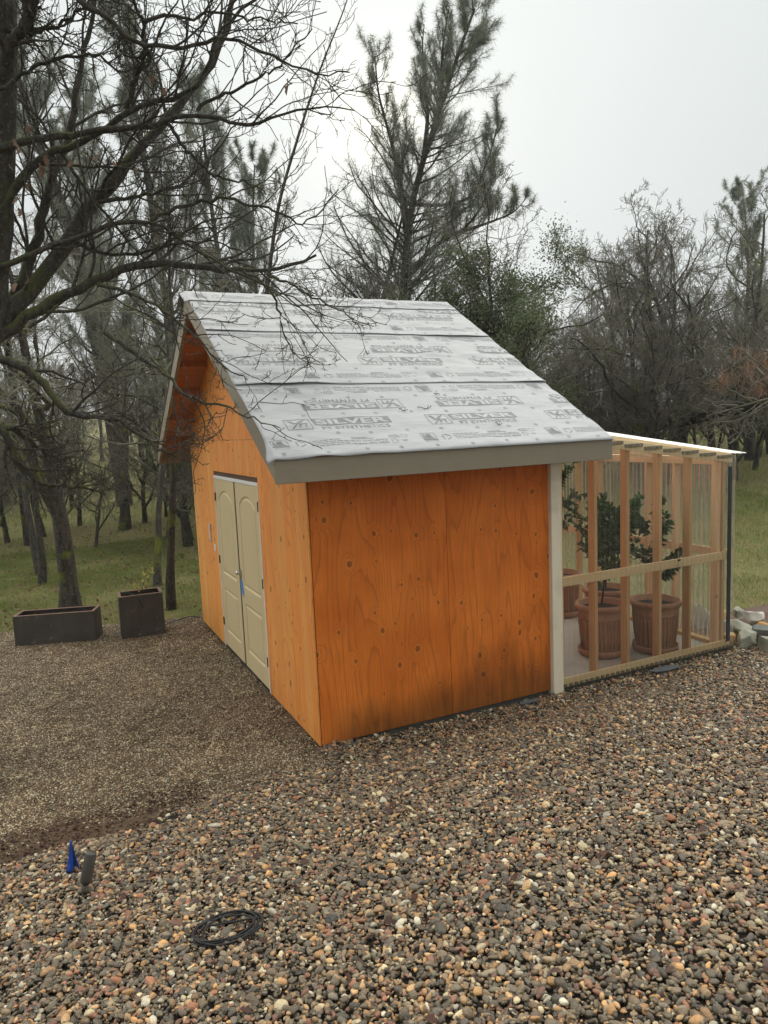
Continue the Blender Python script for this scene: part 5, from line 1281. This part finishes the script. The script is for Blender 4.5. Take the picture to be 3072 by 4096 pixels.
# other pines
def pine_kind(seed, **kw):
    w, me = pine_tree(seed, **kw); return wood_mesh('trunk', w, M['pinebark']), me
K_pine = [pine_kind(321, H=16., r=.25, nb=70, t0=.22, blen=.17, shoots=7, nw=.016, nl=.30, tk=5), pine_kind(322, H=14., r=.20, nb=60, t0=.3, blen=.19, shoots=7, nw=.016, nl=.30, tk=5)]
PG = 'gray pines in the wood left of the ridge'
def pine(i, r, d, rz, sc, lab, grp=PG): place_tree('pine_tree', K_pine[i][0], K_pine[i][1], stand(r, d), rz, sc, lab, grp)
pine(0, -8.9, 24., .0, 1.10, 'tall pine with thick trunk seen behind the forked mossy oak')
pine(0, -7.9, 28., 1.2, 1.05, 'tall pine behind the upper limbs of the near oak')
pine(1, -6.3, 29., 2.3, 1.08, 'pine left of the leaning dead stem, middle of the group')
pine(1, -5.0, 30.5, 4.0, .92, 'shorter pine at the right end of the left pine group')
pine(0, -11.5, 31., 5.0, 1.1, 'pine far left behind the near oak trunk')
pine(1, 15.6, 31., .6, .74, 'pine at the right edge above the bare oaks', 'gray pines at the right edge')
pine(0, 16.4, 29., 2.6, .66, 'pine half cut off by the right frame edge', 'gray pines at the right edge')
# leaning dead pine stem
g = np.random.default_rng(41); db = np.array(DEAD_LEAN[0]); db = np.array([3.4, 14.4, float(ground_z(3.4, 14.4))-.1])
q = resample([[0, 0, 0]]+[list(np.array(p)-db) for p in DEAD_LEAN], 30); R = np.linspace(.10, .012, 30)
B, D, L, r = spawn(g, q[None], R[None], np.array([10.]), 46, .5, 1., .7, 1.3, .12, .3, .005); P1, R1 = march(g, B, D, L, r, 8, .16, (0, 0, .18), .6)
B, D, L, r = spawn(g, P1, R1, L, 4, .3, 1., .5, 1.1, .4, .8, .005); P2, R2 = march(g, B, D, L, r, 6, .28, (0, 0, .22), .8)
dp = empty('dead_pine', tuple(db)); tag(dp, 'thin leaning dead pine stem with curled bare twigs left of the big pine', 'tree')
obj('trunk', wood_mesh('trunk', [(q[None], R[None], 7)], M['pinebark']), dp); obj('crown', wood_mesh('crown', [(P1, np.maximum(R1, .006), 3), (P2, np.maximum(R2, .005), 3)], M['twigfar']), dp)
# fallen pine on the right slope
g = np.random.default_rng(43); lb = np.array([14.0, 8.7, float(ground_z(14., 8.7))]); q = resample([list(np.array(p)-lb) for p in LOG], 20); R = np.linspace(.19, .10, 20)
B, D, L, r = spawn(g, q[None], R[None], np.array([6.]), 40, .0, 1., .8, 1.4, .28, .22, .012); P1, R1 = march(g, B, D, L, r, 8, .18, (-.03, -.02, .06), .4)
B, D, L, r = spawn(g, P1, R1, L, 8, .2, 1., .5, 1.1, .42, .6, .007); P2, R2 = march(g, B, D, L, r, 6, .26, (0, 0, .03), .6)
B, D, L, r = spawn(g, P2, R2, L, 4, .2, 1., .5, 1.1, .4, .8, .006); P3, R3 = march(g, B, D, L, r, 4, .28, (0, 0, .03), .8)
fp = empty('fallen_pine', tuple(lb)); tag(fp, 'dark fallen pine log with dead branches propped across the right slope', 'log')
obj('trunk', wood_mesh('trunk', [(q[None], R[None], 10)], M['char']), fp); obj('dead_branches', wood_mesh('dead_branches', [(P1, R1, 4), (P2, R2, 3), (P3, R3, 3)], M['twigfar']), fp)
dn = np.array(DEADN)-lb; m_ = 45; C_ = np.repeat(dn, m_, 0)+g.normal(0, .12, (len(dn)*m_, 3)); D = unit(g.normal(0, .5, C_.shape)+np.array([0, 0, -.9])); S = unit(np.cross(D, g.normal(0, 1, C_.shape)))*.009; Ln = g.uniform(.15, .32, (len(C_), 1))
V = np.stack([C_-S, C_+S, C_+D*Ln], 1).reshape(-1, 3); obj('dead_needles', fast_mesh('dead_needles', V, [np.arange(len(V)).reshape(-1, 3)], [M['needledead']]), fp)

# the wood beyond: one mass of bare trees and pines
def joined(tr, cr):
    me = []; 
    bm = bmesh.new(); bm.from_mesh(tr); nf = len(bm.faces); bm.from_mesh(cr); bm.faces.ensure_lookup_table()
    for f in bm.faces[nf:]: f.material_index = 1
    o = bpy.data.meshes.new('tree'); bm.to_mesh(o); bm.free(); o.materials.append(tr.materials[0]); o.materials.append(cr.materials[0]); return o
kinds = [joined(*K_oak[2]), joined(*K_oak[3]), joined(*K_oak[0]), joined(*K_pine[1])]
g = np.random.default_rng(61); pts = []; idx = []; sc = []
def wood_pt(r, d, i, s): pts.append(stand(r, d)); idx.append(i); sc.append(s)
for d in np.arange(30, 84, 7.0):
    for u in np.arange(-.72, .74, 4.2/d):
        uu = u+g.uniform(-.04, .04); dd = d+g.uniform(-2, 2)
        if uu > -.10 and uu < .62 and dd < 38 and uu > .30: pass
        ii = int(g.choice([0, 1, 2, 3], p=[.50, .24, .26, 0])); 
        wood_pt(uu*dd, dd, ii, g.uniform(.75, 1.05)*(.8 if -.28 < uu < .05 else 1)*(1.0 if ii != 3 else .75))
for _ in range(36):                                                # undergrowth thicket left
    dd = g.uniform(16, 27); wood_pt(g.uniform(-.64, -.18)*dd, dd, 1, g.uniform(.38, .72))
for _ in range(34):                                                # and right
    dd = g.uniform(19, 27); wood_pt(g.uniform(.20, .62)*dd, dd, 1, g.uniform(.5, .85))
for _ in range(5):
    dd = g.uniform(19, 25); wood_pt(g.uniform(-.12, .2)*dd, dd, 1, g.uniform(.8, 1.2))
n = len(pts)
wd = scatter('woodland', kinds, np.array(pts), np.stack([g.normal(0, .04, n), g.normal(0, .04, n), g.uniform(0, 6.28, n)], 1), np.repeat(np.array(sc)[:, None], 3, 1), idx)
tag(wd, 'hazy wood of bare oaks and pines closing off the clearing', 'trees', kind='stuff')

# ------------------------------------------------------------------ misty air
hz = MB().box(-130, 160, -20, 190, -3.0, 24)
N = NT('mist'); pv = N.n('VolumePrincipled', {'Color': (.93, .95, .95), 'Density': .0009, 'Anisotropy': .2}); N.t.links.new(pv.outputs[0], N.out.inputs['Volume'])
tag(hz.build('haze', N.m), 'thin winter mist filling the clearing', 'mist', kind='stuff')
